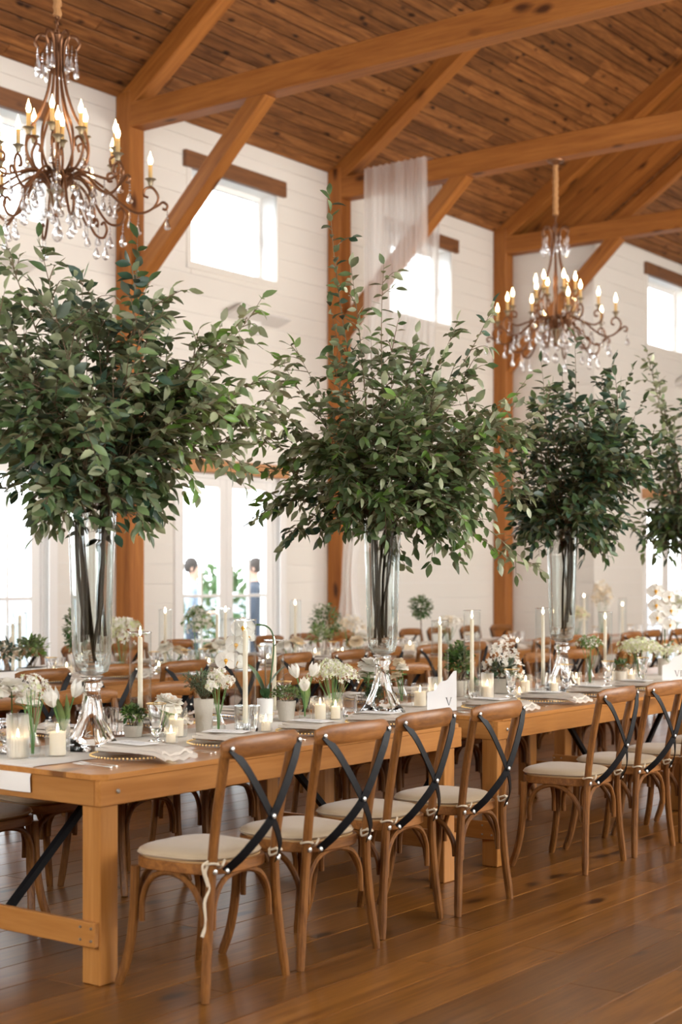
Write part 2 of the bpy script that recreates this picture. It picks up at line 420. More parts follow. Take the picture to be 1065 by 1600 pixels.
_bm = {}
def board_mesh(name, L, w, t, mat, b=0.003):
    k = (name, round(L,2), round(w,3), round(t,3))
    if k not in _bm: _bm[k] = MB().cbox(-k[1]/2, k[1]/2, -w/2, w/2, -t, 0, b).mesh(name, mat, 0)
    return _bm[k]
def run(x0, x1, lens, rnd):
    out = []; x = x0 - rnd.random()*lens[-1]
    while x < x1:
        L = rnd.choice(lens); a, b = max(x, x0), min(x+L, x1)
        if b-a > 0.05: out.append((a, b))
        x += L
    return out
def struct(name): return thing(name, None, None, kind='structure')

# floor: planks run along the hall
floor = struct('floor')
MB().box(-4, 26.2, -3.6, 10.55, -0.2, -0.02).build('subfloor', M['sub'], floor, smooth=0)
rnd = random.Random(3); PW = 0.225; rest = MB(); y = -3.5
while y < 10.5:
    w = min(PW, 10.5-y); yc = y+w/2
    lo = (CS-0.235*SN)/(SN+0.235*CS)*yc - 0.6; hi = (CS+0.235*SN)/(SN-0.235*CS)*yc + 1.0
    for a, b in run(-4, 26, (1.5, 1.9, 2.3), rnd):
        if yc > 1.6 and b > lo and a < hi and a < 16.5:
            o = inst('plank', board_mesh('plank', b-a-0.003, w-0.003, 0.02, M['floor'], 0.002), floor, ((a+b)/2, yc, -rnd.random()*0.0006))
        else: rest.box(a+0.001, b-0.001, y+0.001, y+w-0.001, -0.02, 0)
    y += PW
tag(rest.build('planks_beyond', M['floor'], floor, smooth=0), kind='stuff')

# ceiling: pine boards along the hall, on the slope towards the wall
ceiling = struct('ceiling')
rnd = random.Random(5); BW = 0.145
def slope_boards(parent, y_hi, y_lo, zf, x0, x1):
    n = int((y_hi-y_lo)/cos(TH)/BW)
    for i in range(n):
        yc = y_hi - (i+0.5)*BW*cos(TH)
        for a, b in run(x0, x1, (2.2, 3.0, 3.8), rnd):
            inst('board', board_mesh('board', b-a-0.002, BW-0.009, 0.02, M['ceil'], 0.008), parent,
                 ((a+b)/2, yc, zf(yc) + 0.02 + rnd.random()*0.002), (-TH, 0, 0))
slope_boards(ceiling, 10.5, 5.6, zc, 4.5, XR)
low_ceiling = struct('ceiling_far')
slope_boards(low_ceiling, 9.1, 6.2, zl, XR, 25)
def slab(parent, x0, x1, ya, yb, zf, zo, t=0.12):
    m = MB()
    m.add([(x0,ya,zf(ya)+zo),(x1,ya,zf(ya)+zo),(x1,yb,zf(yb)+zo),(x0,yb,zf(yb)+zo),
           (x0,ya,zf(ya)+zo+t),(x1,ya,zf(ya)+zo+t),(x1,yb,zf(yb)+zo+t),(x0,yb,zf(yb)+zo+t)],
          [(0,3,2,1),(4,5,6,7),(0,1,5,4),(1,2,6,5),(2,3,7,6),(3,0,4,7)])
    m.build('roof_deck', M['sub'] if zo > 0 else M['ceil'], parent, smooth=0)  # dark colour above the boards paints deeper shade into their grooves
slab(ceiling, -4.2, XR+0.1, 10.9, RIDGE, zc, 0.03)
slab(ceiling, -4.2, XR+0.1, RIDGE, -3.9, lambda Y: zc(2*RIDGE-Y), 0.0)
slab(low_ceiling, XR+0.1, 26.4, 9.5, RIDGE, zl, 0.03)
slab(low_ceiling, XR+0.1, 26.4, RIDGE, -2.5, lambda Y: zl(2*RIDGE-Y), 0.0)

# timber frames
def timber(name, p0, p1, w, h, mat, parent, b=0.008):
    p0, p1 = Vector(p0), Vector(p1); d = p1-p0; L = d.length; x = d.normalized()
    up = Vector((0,0,1)) if abs(x.z) < 0.95 else Vector((0,1,0))
    yv = up.cross(x).normalized(); zv = x.cross(yv)
    o = MB().cbox(-L/2, L/2, -w/2, w/2, -h/2, h/2, b).build(name, mat, parent, smooth=0)
    R = Matrix((x, yv, zv)).transposed().to_4x4(); R.translation = (p0+p1)/2
    o.matrix_local = R; return o
for i, x in enumerate(TRX):
    t = struct('trim_%d' % (i+1))
    MB().cbox(x, x+0.2, 10.3, 10.5, 0, zc(10.4)-0.02, 0.01).build('post', M['beam_z'], t, smooth=0)
    xm = x+0.1
    timber('tie_beam', (xm, 10.42, 5.94), (xm, -3.4, 5.94), 0.19, 0.24, M['beam'], t)
    off = 0.1/cos(TH)
    timber('rafter', (xm, 10.46, zc(10.46)-off), (xm, RIDGE, zc(RIDGE)-off), 0.185, 0.2, M['beam'], t)
    timber('rafter', (xm, -3.4, zc(10.4)-off), (xm, RIDGE, zc(RIDGE)-off), 0.185, 0.2, M['beam'], t)
    timber('knee_brace', (xm, 10.36, 4.29), (xm, 8.68, 5.87), 0.15, 0.17, M['beam'], t)

# boarded band where the roof steps down
band = struct('trim_5')
nb = 7
for k in range(nb):
    off = (k+0.5)/nb*1.33
    ys = min(10.5, 10.5-(off-0.16)/0.68) if off > 0.16 else 10.5
    o = timber('band_board', (XR+0.06, ys, zc(ys)-off), (XR+0.06, 4.2, zc(4.2)-off), 0.05 if k < nb-1 else 0.12, 1.33/nb*cos(TH)-0.006, M['beam'], band, 0.005)
timber('band_board', (XR+0.06, -3.5, 5.6), (XR+0.06, RIDGE, zc(RIDGE)-0.6), 0.05, 1.2, M['beam'], band)

# walls: core with deep openings, horizontal boards in front
def wall_core(parent, plane, x0, x1, z1, holes, t0, t1, axis='X'):
    xs = sorted({x0, x1, *[h[0] for h in holes], *[h[1] for h in holes]}); zs = sorted({0, z1, *[h[2] for h in holes], *[h[3] for h in holes]})
    m = MB()
    for a, b in zip(xs, xs[1:]):
        for c, d in zip(zs, zs[1:]):
            if any(h[0] <= (a+b)/2 <= h[1] and h[2] <= (c+d)/2 <= h[3] for h in holes): continue
            if axis == 'X': m.box(a, b, plane+t0, plane+t1, c, d)
            else: m.box(plane+t0, plane+t1, a, b, c, d)
    return m.build('wall_core', M['trim'], parent, smooth=0)
def siding(parent, place, x0, x1, z1, holes, rh=0.2):
    n = int(math.ceil(z1/rh))
    for i in range(n):
        a, b = i*rh, min((i+1)*rh, z1)
        cuts = [x0]
        segs = []
        hs = sorted([h for h in holes if h[2] < b-0.012 and h[3] > a+0.012])
        x = x0
        for h in hs:
            if h[0] > x: segs.append((x, h[0], a, b))
            if h[3] < b-0.012: segs.append((h[0], h[1], max(a, h[3]), b))
            if h[2] > a+0.012: segs.append((h[0], h[1], a, min(b, h[2])))
            x = h[1]
        segs.append((x, x1, a, b))
        for (p, q, c, d) in segs:
            if q-p < 0.03: continue
            L, w = q-p-0.002, d-c-0.0045
            o = inst('siding_board', board_mesh('siding_board', L, w, 0.010, M['white'], 0.002), parent)
            place(o, (p+q)/2, (c+d)/2)
def placeX(Y): 
    def f(o, u, z): o.location = (u, Y, z); o.rotation_euler = (pi/2, 0, 0)
    return f
BAYS = [(3.75, 6.97), (7.17, 10.37), (10.57, 13.77), (13.97, 17.47)]
def win_hole(c): return (c-0.695, c+0.695, 4.73, 5.69)
def door_hole(c): return (c-0.80, c+0.80, 0.0, 2.56)
wins = [8.77, 12.15, 15.72]; doors = [8.70, 12.09]
wall = struct('wall_back')
holes = [win_hole(c) for c in [5.37]+wins] + [door_hole(c) for c in doors]
wall_core(wall, YW, 3.0, XR+0.3, 6.3, holes, 0.010, 0.27)
for i, (a, b) in enumerate(BAYS):
    siding(wall, placeX(YW), a-0.02, b+0.02, 6.15, [h for h in holes if a < h[0] < b])
wa = struct('wall_alcove')
holes2 = [win_hole(20.0), win_hole(23.6), door_hole(20.05)]
wall_core(wa, YA, XR+0.02, 26, 6.1, holes2, 0.010, 0.27)
siding(wa, placeX(YA), XR, 25.9, 6.02, holes2)
wr = struct('wall_return')
MB().box(XR+0.010, XR+0.12, YA+0.27, YW+0.3, 0, 6.05).build('wall_core', M['trim'], wr, smooth=0)
def placeR(o, u, z): o.location = (XR, u, z); o.rotation_euler = (pi/2, 0, -pi/2)
siding(wr, placeR, YA, YW, 6.0, [])
ws = struct('wall_end'); MB().box(26, 26.2, -3.6, 9.4, 0, 10.2).build('wall_panel', M['white'], ws, smooth=0)
# unseen sides behind the camera; openings placed high so it is darker under tables
wf = struct('wall_front'); m = MB()
for a, b in ((-4.2,0.2),(2.6,3.6),(6.0,7.0),(9.4,10.4),(12.8,26.2)): m.box(a, b, -3.75, -3.5, 0, 6.3)
m.box(-4.2, 26.2, -3.75, -3.5, 5.2, 6.3); m.box(-4.2, 26.2, -3.75, -3.5, 0, 2.5); m.build('wall_panel', M['white'], wf, smooth=0)
wl = struct('wall_left'); m = MB()
for a, b in ((-3.6,0.4),(7.4,10.8)): m.box(-4.2, -4.0, a, b, 0, 6.4)
m.box(-4.2, -4.0, -3.6, 10.8, 5.2, 6.4); m.box(-4.2, -4.0, -3.6, 10.8, 0, 2.5)
m.add([(-4.1,-3.6,6.3),(-4.1,10.7,6.3),(-4.1,RIDGE,zc(RIDGE)+0.1)], [(0,1,2)]); m.build('wall_panel', M['white'], wl, smooth=0)
MB().box(-4.2, 3.1, 10.5, 10.75, 0, 6.3).build('wall_panel', M['white'], wall, smooth=0)
# gable above the step, seen from nowhere, closes the roof
g = MB(); g.add([(XR+0.14,-3.6,6.0),(XR+0.14,10.7,6.0),(XR+0.14,RIDGE,zc(RIDGE)+0.1),(XR+0.14,9.6,5.7),(XR+0.14,-2.6,5.7),(XR+0.14,RIDGE,zl(RIDGE)-0.05)], [(1,2,5,3),(2,0,4,5)])
g.build('gable_panel', M['ceil'], band, smooth=0)

def window(i, c, Y):
    w = struct('window_%d' % i); x0, x1, z0, z1 = win_hole(c)
    yg = Y+0.22
    fr = MB()
    f = 0.055
    fr.cbox(x0, x1, yg, yg+0.06, z0, z0+f, 0.004); fr.cbox(x0, x1, yg, yg+0.06, z1-f, z1, 0.004)
    fr.cbox(x0, x0+f, yg, yg+0.06, z0+f, z1-f, 0.004); fr.cbox(x1-f, x1, yg, yg+0.06, z0+f, z1-f, 0.004)
    fr.build('window_frame', M['trim'], w, smooth=0)
    MB().box(x1-f-0.02, x1-f-0.005, yg-0.02, yg, (z0+z1)/2-0.05, (z0+z1)/2+0.05).build('latch', M['steel'], w, smooth=0)
    MB().box(x0+f, x1-f, yg+0.025, yg+0.031, z0+f, z1-f).build('pane', M['pane'], w, smooth=0)
    cs = MB(); cs.cbox(x0-0.075, x0, Y-0.012, Y+0.02, z0-0.075, z1, 0.003); cs.cbox(x1, x1+0.02, Y-0.008, Y+0.02, z0-0.075, z1, 0.003)
    cs.cbox(x0-0.075, x1+0.02, Y-0.014, Y+0.02, z0-0.075, z0, 0.003)
    cs.build('casing', M['white'], w, smooth=0)
    MB().cbox(-0.82, 0.82, -0.05, 0.02, -0.085, 0.085, 0.006).build('lintel', M['header'], w, ((x0+x1)/2, Y, z1+0.08), smooth=0)
for i, (c, Y) in enumerate([(8.77,YW),(12.15,YW),(15.72,YW),(20.0,YA),(23.6,YA)]): window(i+1, c, Y)

def door(i, c, Y):
    d = struct('door_%d' % i); x0, x1, z0, z1 = door_hole(c)
    cs = MB(); cs.cbox(x0-0.1, x0, Y-0.025, Y+0.02, 0, z1, 0.003); cs.cbox(x1, x1+0.1, Y-0.025, Y+0.02, 0, z1, 0.003)
    cs.build('casing', M['trim'], d, smooth=0)
    MB().cbox(-0.93, 0.93, -0.05, 0.02, -0.07, 0.07, 0.006).build('lintel', M['header2'], d, (c, Y, z1+0.07), smooth=0)
    fr = MB(); yj = Y+0.05; fr.cbox(x0, x0+0.03, yj, yj+0.12, 0, z1, 0.003); fr.cbox(x1-0.03, x1, yj, yj+0.12, 0, z1, 0.003); fr.cbox(x0+0.03, x1-0.03, yj, yj+0.12, z1-0.05, z1, 0.003)
    fr.build('door_frame', M['trim'], d, smooth=0)
    for s in (0, 1):
        a = x0+0.03 if s == 0 else c+0.002; b = c-0.002 if s == 0 else x1-0.03
        y0, y1 = Y+0.07, Y+0.115; st = 0.105; zt = z1-0.05
        lf = MB(); lf.cbox(a, a+st, y0, y1, 0.01, zt, 0.004); lf.cbox(b-st, b, y0, y1, 0.01, zt, 0.004)
        lf.cbox(a+st, b-st, y0, y1, zt-0.09, zt, 0.004); lf.cbox(a+st, b-st, y0, y1, 0.01, 0.28, 0.004)
        leaf = lf.build('door_leaf', M['trim'], d, smooth=0)
        mz = [0.28, 0.80, 1.27, zt-0.09]
        mu = MB(); mu.cbox((a+b)/2-0.014, (a+b)/2+0.014, y0+0.006, y1-0.006, 0.28, zt-0.09, 0.003)
        for z in mz[1:-1]: mu.cbox(a+st, b-st, y0+0.008, y1-0.008, z-0.016, z+0.016, 0.003)
        mu.build('muntin', M['trim'], leaf, smooth=0)
        for k in range(3):
            for (p, q) in ((a+st, (a+b)/2-0.014), ((a+b)/2+0.014, b-st)):
                MB().box(p, q, y0+0.02, y0+0.025, mz[k]+0.016, mz[k+1]-0.016).build('pane', M['pane'], leaf, smooth=0)
        hd = MB(); hx = b-0.05 if s == 0 else a+0.05
        hd.tube([(hx,y0,1.02),(hx,y0-0.05,1.02),(hx+(-0.1 if s == 0 else 0.1),y0-0.05,1.02)], 0.009, 8); hd.build('door_handle', M['steel'], leaf)
for i, (c, Y) in enumerate([(8.70,YW),(12.09,YW),(20.05,YA)]): door(i+1, c, Y)

# angular uplights on the wall between window and door
for i, (c, Y, nm) in enumerate([(8.77,YW,'left of the first post'),(12.42,YW,'below the high window between the first and second post'),(20.6,YA,'in the far narrow part of the hall')]):
    t = thing('wall_sconce', 'beige angular wall uplight ' + nm, 'wall light', (c, Y, 4.12), 0)
    m = MB(); m.add([(-0.45,0,0.10),(-0.45,-0.2,0.17),(0.45,-0.2,0.17),(0.45,0,0.10),(-0.42,0,0.16),(-0.2,-0.06,0.30),(0.05,-0.03,0.24),(0.42,0,0.16),(-0.42,-0.18,0.2),(0.42,-0.18,0.2)],
                    [(0,3,2,1),(1,2,9,8),(0,1,8,4),(3,7,9,2),(4,8,5),(8,9,6,5),(9,7,6),(4,5,6,7,3,0)]); m.build('shade', M['trim'], t, smooth=0)
    MB().cbox(-0.1,0.1,-0.05,0,-0.02,0.12,0.004).build('bracket', M['trim'], t, smooth=0)

# drape of white gauze over the second tie beam, gathered at the second post
def drape():
    t = thing('gauze_drape', 'sheer white gauze drape hanging over the tie beam beside the middle post', 'drape', (13.77, 9.5, 0))
    def path(v):                                          # front layer: z, centre y, half width
        z = 6.075 - v*5.2
        k = max(0.0, min(1.0, (4.9-z)/3.5)); k = k*k*(3-2*k)
        yc = 9.5*(1-k) + 10.14*k; hw = 0.40*(1-k)+0.07*k
        if z < 1.35: hw = 0.07 + (1.35-z)*0.16
        return z, yc, hw
    rn = random.Random(4); ph = [rn.random()*6 for _ in range(6)]
    def fn(u, v):
        z, yc, hw = path(v); s = (u-0.5)*2
        fold = sin(u*pi*11+ph[0])*0.5 + sin(u*pi*23+ph[1]+v*2)*0.3 + sin(u*pi*6+ph[2])*0.4
        amp = 0.016 + 0.03*min(1, v*3)
        return (-0.03 - 0.02 + fold*amp - 0.02, yc-9.5 + s*hw + 0.02*sin(v*7+ph[3])*s, z)
    m = MB().grid(fn, 88, 60); m.build('front_layer', M['gauze'], t, smooth=180)
    def top(u, v):
        s = (u-0.5)*2; x = -0.06 + v*0.32
        return (x, s*0.40 - 0.02*v, 6.068 + 0.012*sin(u*pi*19) + 0.012)
    MB().grid(top, 60, 4).build('top_fold', M['gauze'], t, smooth=180)
    def back(u, v):
        s = (u-0.5)*2; z = 6.07 - v*3.0
        return (0.24 + 0.02*sin(u*pi*13), -0.03 + s*(0.40-0.16*v), z)
    MB().grid(back, 60, 24).build('back_layer', M['gauze'], t, smooth=180)
drape()
# iron hook on the first post
t = thing('curtain_hook', 'curled iron hook on the right face of the nearest post', 'hook', (10.5, 10.3, 2.15))
MB().tube(spline([(0,0,0),(0.0,-0.06,-0.02),(0.02,-0.1,0.0),(0.05,-0.12,0.06),(0.09,-0.1,0.09),(0.11,-0.08,0.05)],4), 0.01, 8).build('hook', M['bronze'], t)
MB().cbox(-0.03,0.03,-0.008,0,-0.05,0.05,0.003).build('plate', M['bronze'], t)

# outdoors: terrace, shrubs and two guests beyond the glass doors
MB().box(-30, 90, 10.77, 90, -0.25, -0.08).build('ground_terrace', M['patio'], None, smooth=0); tag(bpy.data.objects['ground_terrace'], kind='structure')
# ------------------------------------------------------------------ leaf helpers
def leaf_geo(L, w, fold=0.18, curl=0.15, toothed=False):
    m = MB()
    ts = (0.0, 0.22, 0.5, 0.78, 1.0); ws = (0.0, 0.75, 1.0, 0.62, 0.0)
    vs = []; fs = []
    def zz(t): return -curl*L*t*t
    mid = []; lf = []; rt = []
    for t, k in zip(ts, ws):
        mid.append(len(vs)); vs.append((t*L, 0, zz(t)))
        if 0 < t < 1:
            lf.append(len(vs)); vs.append((t*L, w/2*k, zz(t)+fold*w*k)); rt.append(len(vs)); vs.append((t*L, -w/2*k, zz(t)+fold*w*k))
    fs += [(mid[0], mid[1], lf[0]), (mid[0], rt[0], mid[1])]
    for i in range(2):
        fs += [(mid[i+1], mid[i+2], lf[i+1], lf[i]), (mid[i+1], rt[i], rt[i+1], mid[i+2])]
    fs += [(mid[3], mid[4], lf[2]), (mid[3], rt[2], mid[4])]
    return m.add(vs, fs)
def frame(p, d, up, roll=0.0, s=1.0):
    x = d.normalized(); z = up - x*up.dot(x)
    z = z.normalized() if z.length > 1e-4 else x.orthogonal().normalized()
    y = z.cross(x)
    Rm = Matrix((x*s, y*s, z*s)).transposed().to_4x4()
    if roll: Rm = Matrix.Rotation(roll, 4, x) @ Rm
    Rm.translation = p; return Rm
def rvec(r):
    while True:
        v = Vector((r.uniform(-1,1), r.uniform(-1,1), r.uniform(-1,1)))
        if 0.05 < v.length < 1: return v.normalized()
def leaf_ball(n, rx, ry, rz, L, w, rnd, c=(0,0,0), nm=1, lo=-0.6, fill=0.55):
    m = MB(); lg = leaf_geo(L, w, 0.15, 0.2)
    for _ in range(n):
        v = rvec(rnd)
        if v.z < lo: v.z = -v.z
        q = rnd.uniform(fill, 1.0)
        p = Vector((c[0]+v.x*rx*q, c[1]+v.y*ry*q, c[2]+v.z*rz*q))
        d = (v + rvec(rnd)*0.8 + Vector((0,0,0.2)))
        m.merge(lg, frame(p, d, rvec(rnd)*0.6+Vector((0,0,1)), 0, rnd.uniform(0.7,1.25)), rnd.randrange(nm))
    return m

# ------------------------------------------------------------------ outdoors
def outdoor_shrub(label, x, y, s, h):
    r = random.Random(int(x*10)); t = thing('shrub', label, 'shrub', (x, y, -0.08), 0, None)
    tag(leaf_ball(900, s, s, h/2, 0.16, 0.1, r, (0,0,h/2), 1, -0.9, 0.6).build('foliage', M['hedge'], t), kind='stuff')
    MB().tube([(0,0,0),(0.03,0,h*0.3),(0,0.02,h*0.55)], [0.04,0.03,0.02], 6).build('trunk', M['bark'], t)
outdoor_shrub('pale green shrub outside the glass doors behind the standing guests', 18.6, 16.3, 0.75, 1.7)
outdoor_shrub('green shrub outside the left glass door', 11.6, 17.2, 1.3, 1.5)
outdoor_shrub('second green shrub further left outside the left glass door', 8.7, 15.0, 1.0, 1.2)
def person(label, loc, rz, top, hold):
    t = thing('person', label, 'person', loc, rz)
    J = {'pelvis':(0,0,0.95,0.15),'waist':(0,0.01,1.10,0.135),'chest':(0,0.0,1.32,0.155),'necklow':(0,0.0,1.47,0.07),'neck':(0,0.01,1.53,0.055),'head':(0,0.025,1.64,0.088),'crown':(0,0.01,1.74,0.07)}
    E = [('pelvis','waist'),('waist','chest'),('chest','necklow'),('necklow','neck'),('neck','head'),('head','crown')]
    for s, n in ((-1,'l'),(1,'r')):
        J[n+'sh']=(0.19*s,-0.01,1.42,0.062); J[n+'el']=(0.25*s,-0.03,1.14,0.046); J[n+'wr']=((0.19 if hold else 0.27)*s,0.2 if hold else 0.03,1.08 if hold else 0.9,0.03); J[n+'ha']=((0.13 if hold else 0.27)*s,0.26 if hold else 0.05,1.10 if hold else 0.82,0.032)
        J[n+'hip']=(0.1*s,0,0.88,0.095); J[n+'kn']=(0.11*s,0.02,0.5,0.062); J[n+'an']=(0.115*s,-0.02,0.09,0.045); J[n+'toe']=(0.13*s,0.15,0.035,0.035)
        E += [('chest',n+'sh'),(n+'sh',n+'el'),(n+'el',n+'wr'),(n+'wr',n+'ha'),('pelvis',n+'hip'),(n+'hip',n+'kn'),(n+'kn',n+'an'),(n+'an',n+'toe')]
        for k in range(5):                                 # fingers
            b = Vector(J[n+'ha'][:3]); o = Vector((-s*0.02+0.012*(k-2), 0.05, 0.0)) if hold else Vector((0.0,0.012*(k-2)+0.01,-0.075+0.01*abs(k-2)))
            J[n+'f%d' % k] = (*(b+o),0.009); E.append((n+'ha',n+'f%d' % k))
    keys = list(J); me = bpy.data.meshes.new('body'); me.from_pydata([J[k][:3] for k in keys], [(keys.index(a),keys.index(b)) for a,b in E], [])
    o = inst('body', me, t); md = o.modifiers.new('skin','SKIN')
    for v, k in zip(me.skin_vertices[0].data, keys): v.radius = (J[k][3], J[k][3]*(0.72 if k in ('pelvis','waist','chest') else 1)); v.use_root = k == 'pelvis'
    sb = o.modifiers.new('sub','SUBSURF'); sb.levels = 2; sb.render_levels = 2
    dg = bpy.context.evaluated_depsgraph_get(); me2 = bpy.data.meshes.new_from_object(o.evaluated_get(dg))
    o.modifiers.clear(); o.data = me2; me2.name = 'body'
    me2.materials.clear()
    for m_ in (M['suit'], top, M['skin']): me2.materials.append(m_)
    for p in me2.polygons:
        c = p.center; p.use_smooth = True
        hand = abs(c.x) > 0.1 and ((c.z < 0.88 and c.z > 0.7 and abs(c.x) > 0.22) or (hold and c.y > 0.19))
        p.material_index = 2 if (c.z > 1.49 or hand) else (1 if c.z > 0.97 or (abs(c.x) > 0.2 and c.z > 0.8) else 0)
    h = MB(); h.lathe([(0.001,0.115),(0.05,0.105),(0.085,0.06),(0.098,0.0),(0.09,-0.05),(0.075,-0.08)], 14, (0,-0.012,1.69)); h.build('hair', M['hair'], t)
    for s in (-1,1): MB().lathe([(0.001,-0.012),(0.01,-0.006),(0.01,0.006),(0.001,0.012)], 8, (0.034*s,0.108,1.66)).build('eye', M['ink'], t)
    MB().tube([(0,0.105,1.665),(0,0.13,1.63),(0,0.112,1.618)], [0.008,0.014,0.008], 6).build('nose', M['skin'], t)
    for s in (-1,1): MB().tube([(0.088*s,0.01,1.67),(0.1*s,-0.005,1.65),(0.09*s,0.005,1.62)], [0.01,0.013,0.008], 6).build('ear', M['skin'], t)
    MB().tube([(-0.025,0.108,1.585),(0,0.114,1.583),(0.025,0.108,1.585)], 0.006, 6).build('mouth', M['lip'], t)
    return t
q = onY(300, 12.9); person('person in a pale blue shirt and dark trousers standing outside the left door leaf', (q.x,q.y,-0.08), radians(-140), M['shirt'], True)
q = onY(398, 12.3); person('person in a dark suit standing outside the right door leaf', (q.x,q.y,-0.08), radians(30), M['suit'], False)

# ------------------------------------------------------------------ chairs
def outline(hw_f, hw_r, y0, y1, n=36, e=3.2):
    pts = []
    for i in range(n):
        a = 2*pi*i/n; c, s = cos(a), sin(a)
        x = abs(c)**(2/e)*(1 if c >= 0 else -1); y = abs(s)**(2/e)*(1 if s >= 0 else -1)
        yy = (y0+y1)/2 + y*(y1-y0)/2; hw = hw_r + (hw_f-hw_r)*(y+1)/2
        pts.append((x*hw, yy))
    return pts
def pad(m, outl, zs, ks):
    n = len(outl); cx = 0; cy = sum(p[1] for p in outl)/n; vs = []; fs = []
    for z, k in zip(zs, ks): vs += [(p[0]*k, cy+(p[1]-cy)*k, z) for p in outl]
    for j in range(len(zs)-1):
        for i in range(n): a = j*n+i; b = j*n+(i+1) % n; fs.append((a,b,b+n,a+n))
    fs.append(tuple(range(n-1,-1,-1))); fs.append(tuple((len(zs)-1)*n+i for i in range(n)))
    m.add(vs, fs)
def make_chair(label):
    t = thing('cross_back_chair', label, 'chair', group=None)
    W = M['chair']
    for s in (-1, 1):
        p = spline([(0.228*s,-0.20,0),(0.200*s,-0.188,0.2),(0.178*s,-0.186,0.42),(0.178*s,-0.205,0.6),(0.186*s,-0.245,0.80),(0.190*s,-0.258,0.86)], 4)
        MB().tube(p, [0.0155]+[0.0185]*(len(p)-2)+[0.016], 10, sq=(1,0.92)).build('rear_leg', W, t)
        p = spline([(0.222*s,0.212,0),(0.203*s,0.185,0.10),(0.193*s,0.165,0.24),(0.190*s,0.158,0.43)], 4)
        MB().tube(p, [0.0155]+[0.018]*(len(p)-1), 10).build('front_leg', W, t)
        a = spline([(0.192*s,0.125,0.235),(0.19*s,0.122,0.32),(0.188*s,0.085,0.392),(0.186*s,0.0,0.422),(0.182*s,-0.085,0.394),(0.181*s,-0.145,0.32),(0.184*s,-0.158,0.25)], 4)
        MB().tube(a, 0.0115, 8).build('side_arch', W, t)
    a = spline([(-0.162,0.168,0.235),(-0.158,0.168,0.33),(-0.11,0.168,0.40),(0,0.168,0.424),(0.11,0.168,0.40),(0.158,0.168,0.33),(0.162,0.168,0.235)], 4)
    MB().tube(a, 0.0115, 8).build('front_arch', W, t)
    a = spline([(-0.158,-0.176,0.235),(-0.150,-0.176,0.33),(-0.10,-0.176,0.40),(0,-0.176,0.424),(0.10,-0.176,0.40),(0.150,-0.176,0.33),(0.158,-0.176,0.235)], 4)
    MB().tube(a, 0.0115, 8).build('rear_arch', W, t)
    m = MB(); pad(m, outline(0.212, 0.188, -0.198, 0.205), (0.424,0.428,0.458,0.462), (0.985,1,1,0.985)); m.build('seat_frame', M['rail'], t)
    m = MB(); pad(m, outline(0.198, 0.174, -0.185, 0.192), (0.462,0.467), (1,0.99)); m.build('cane_seat', M['cane'], t)
    m = MB(); pad(m, outline(0.208, 0.184, -0.180, 0.206), (0.467,0.470,0.478,0.487,0.496,0.502), (0.94,0.985,1.0,0.985,0.9,0.6)); cu = m.build('cushion', M['cushion'], t, smooth=60)
    m = MB(); ol = outline(0.209, 0.185, -0.181, 0.207); m.tube([(x,y,0.477) for x,y in ol]+[(ol[0][0],ol[0][1],0.477)], 0.0028, 5); m.build('piping', M['cushion'], cu)
    p = [(-0.214+0.428*i/16, -0.262-0.045*(1-((i-8)/8)**2), 0.872+0.008*(1-((i-8)/8)**2)) for i in range(17)]
    rr = [0.024,0.033]+[0.037]*13+[0.033,0.024]
    MB().tube(p, rr, 12, up=(0,0,1), sq=(1.06,0.40)).build('top_rail', M['rail'], t)
    bolts = []
    for s, dy in ((-1, 0.0), (1, -0.005)):
        st = spline([(0.190*s,-0.284+dy,0.878),(0.12*s,-0.307+dy,0.79),(0.0,-0.312+dy,0.625),(-0.10*s,-0.272+dy,0.51),(-0.148*s,-0.218+dy,0.443)], 5)
        MB().tube(st, 0.0255, 4, up=(0,-1,0.25), sq=(0.12,0.95)).build('cross_strap', M['black'], t, smooth=0)
        bolts += [(0.188*s,-0.289+dy,0.876,(0,-1,0.2)), (-0.146*s,-0.226+dy,0.447,(0,-1,0.3)), (0.180*s,-0.205,0.444,(0.2*s,-1,0))]
    bolts.append((0,-0.322,0.625,(0,-1,0.15)))
    for (x,y,z,d) in bolts:
        d = Vector(d).normalized(); p0 = Vector((x,y,z))
        MB().tube([p0-d*0.003, p0+d*0.0035, p0+d*0.006], [0.0095,0.0095,0.005], 8).build('bolt', M['steel'], t)
    for s in (-1, 1):
        c = Vector((0.178*s,-0.19,0.472)); m = MB()
        m.tube([c+Vector((0.023*cos(a),0.023*sin(a),0.004*sin(2*a))) for a in [2*pi*i/12 for i in range(13)]], 0.0045, 6)
        m.tube(spline([c+Vector((-0.02*s,0.012,0)), c+Vector((-0.03*s,0.0,-0.02)), c+Vector((-0.02*s,-0.03,-0.005)), c+Vector((-0.035*s,-0.028,0.012))],3), 0.0045, 6)
        m.build('cushion_tie', M['cord'], t)
    return t
ORD = ['first','second','third','fourth','fifth','sixth','seventh','eighth','ninth','tenth','eleventh','twelfth','thirteenth','fourteenth','fifteenth','sixteenth','seventeenth','eighteenth','nineteenth','twentieth']
near_x = [(4.055,3.655,1.5),(4.60,3.64,-3),(5.165,3.70,2.0),(5.69,3.665,1),(6.83,3.655,2),(7.40,3.65,-1),(7.96,3.65,1),(8.55,3.66,0)]
nn = ['cross-back wooden chair nearest the camera, with a long loose cushion tie hanging down'] + ['cross-back wooden chair on the near side of the front table, %s from the left' % ORD[i] for i in range(1,8)]
nn[4] = 'cross-back wooden chair standing alone after the gap on the near side of the front table'
chair0 = make_chair(nn[0])
GN = 'chairs on the near side of the front table'
for i, (x, y, a) in enumerate(near_x):
    if i == 0: continue
    clone(chair0, nn[i], (x,y,0), radians(a), GN)
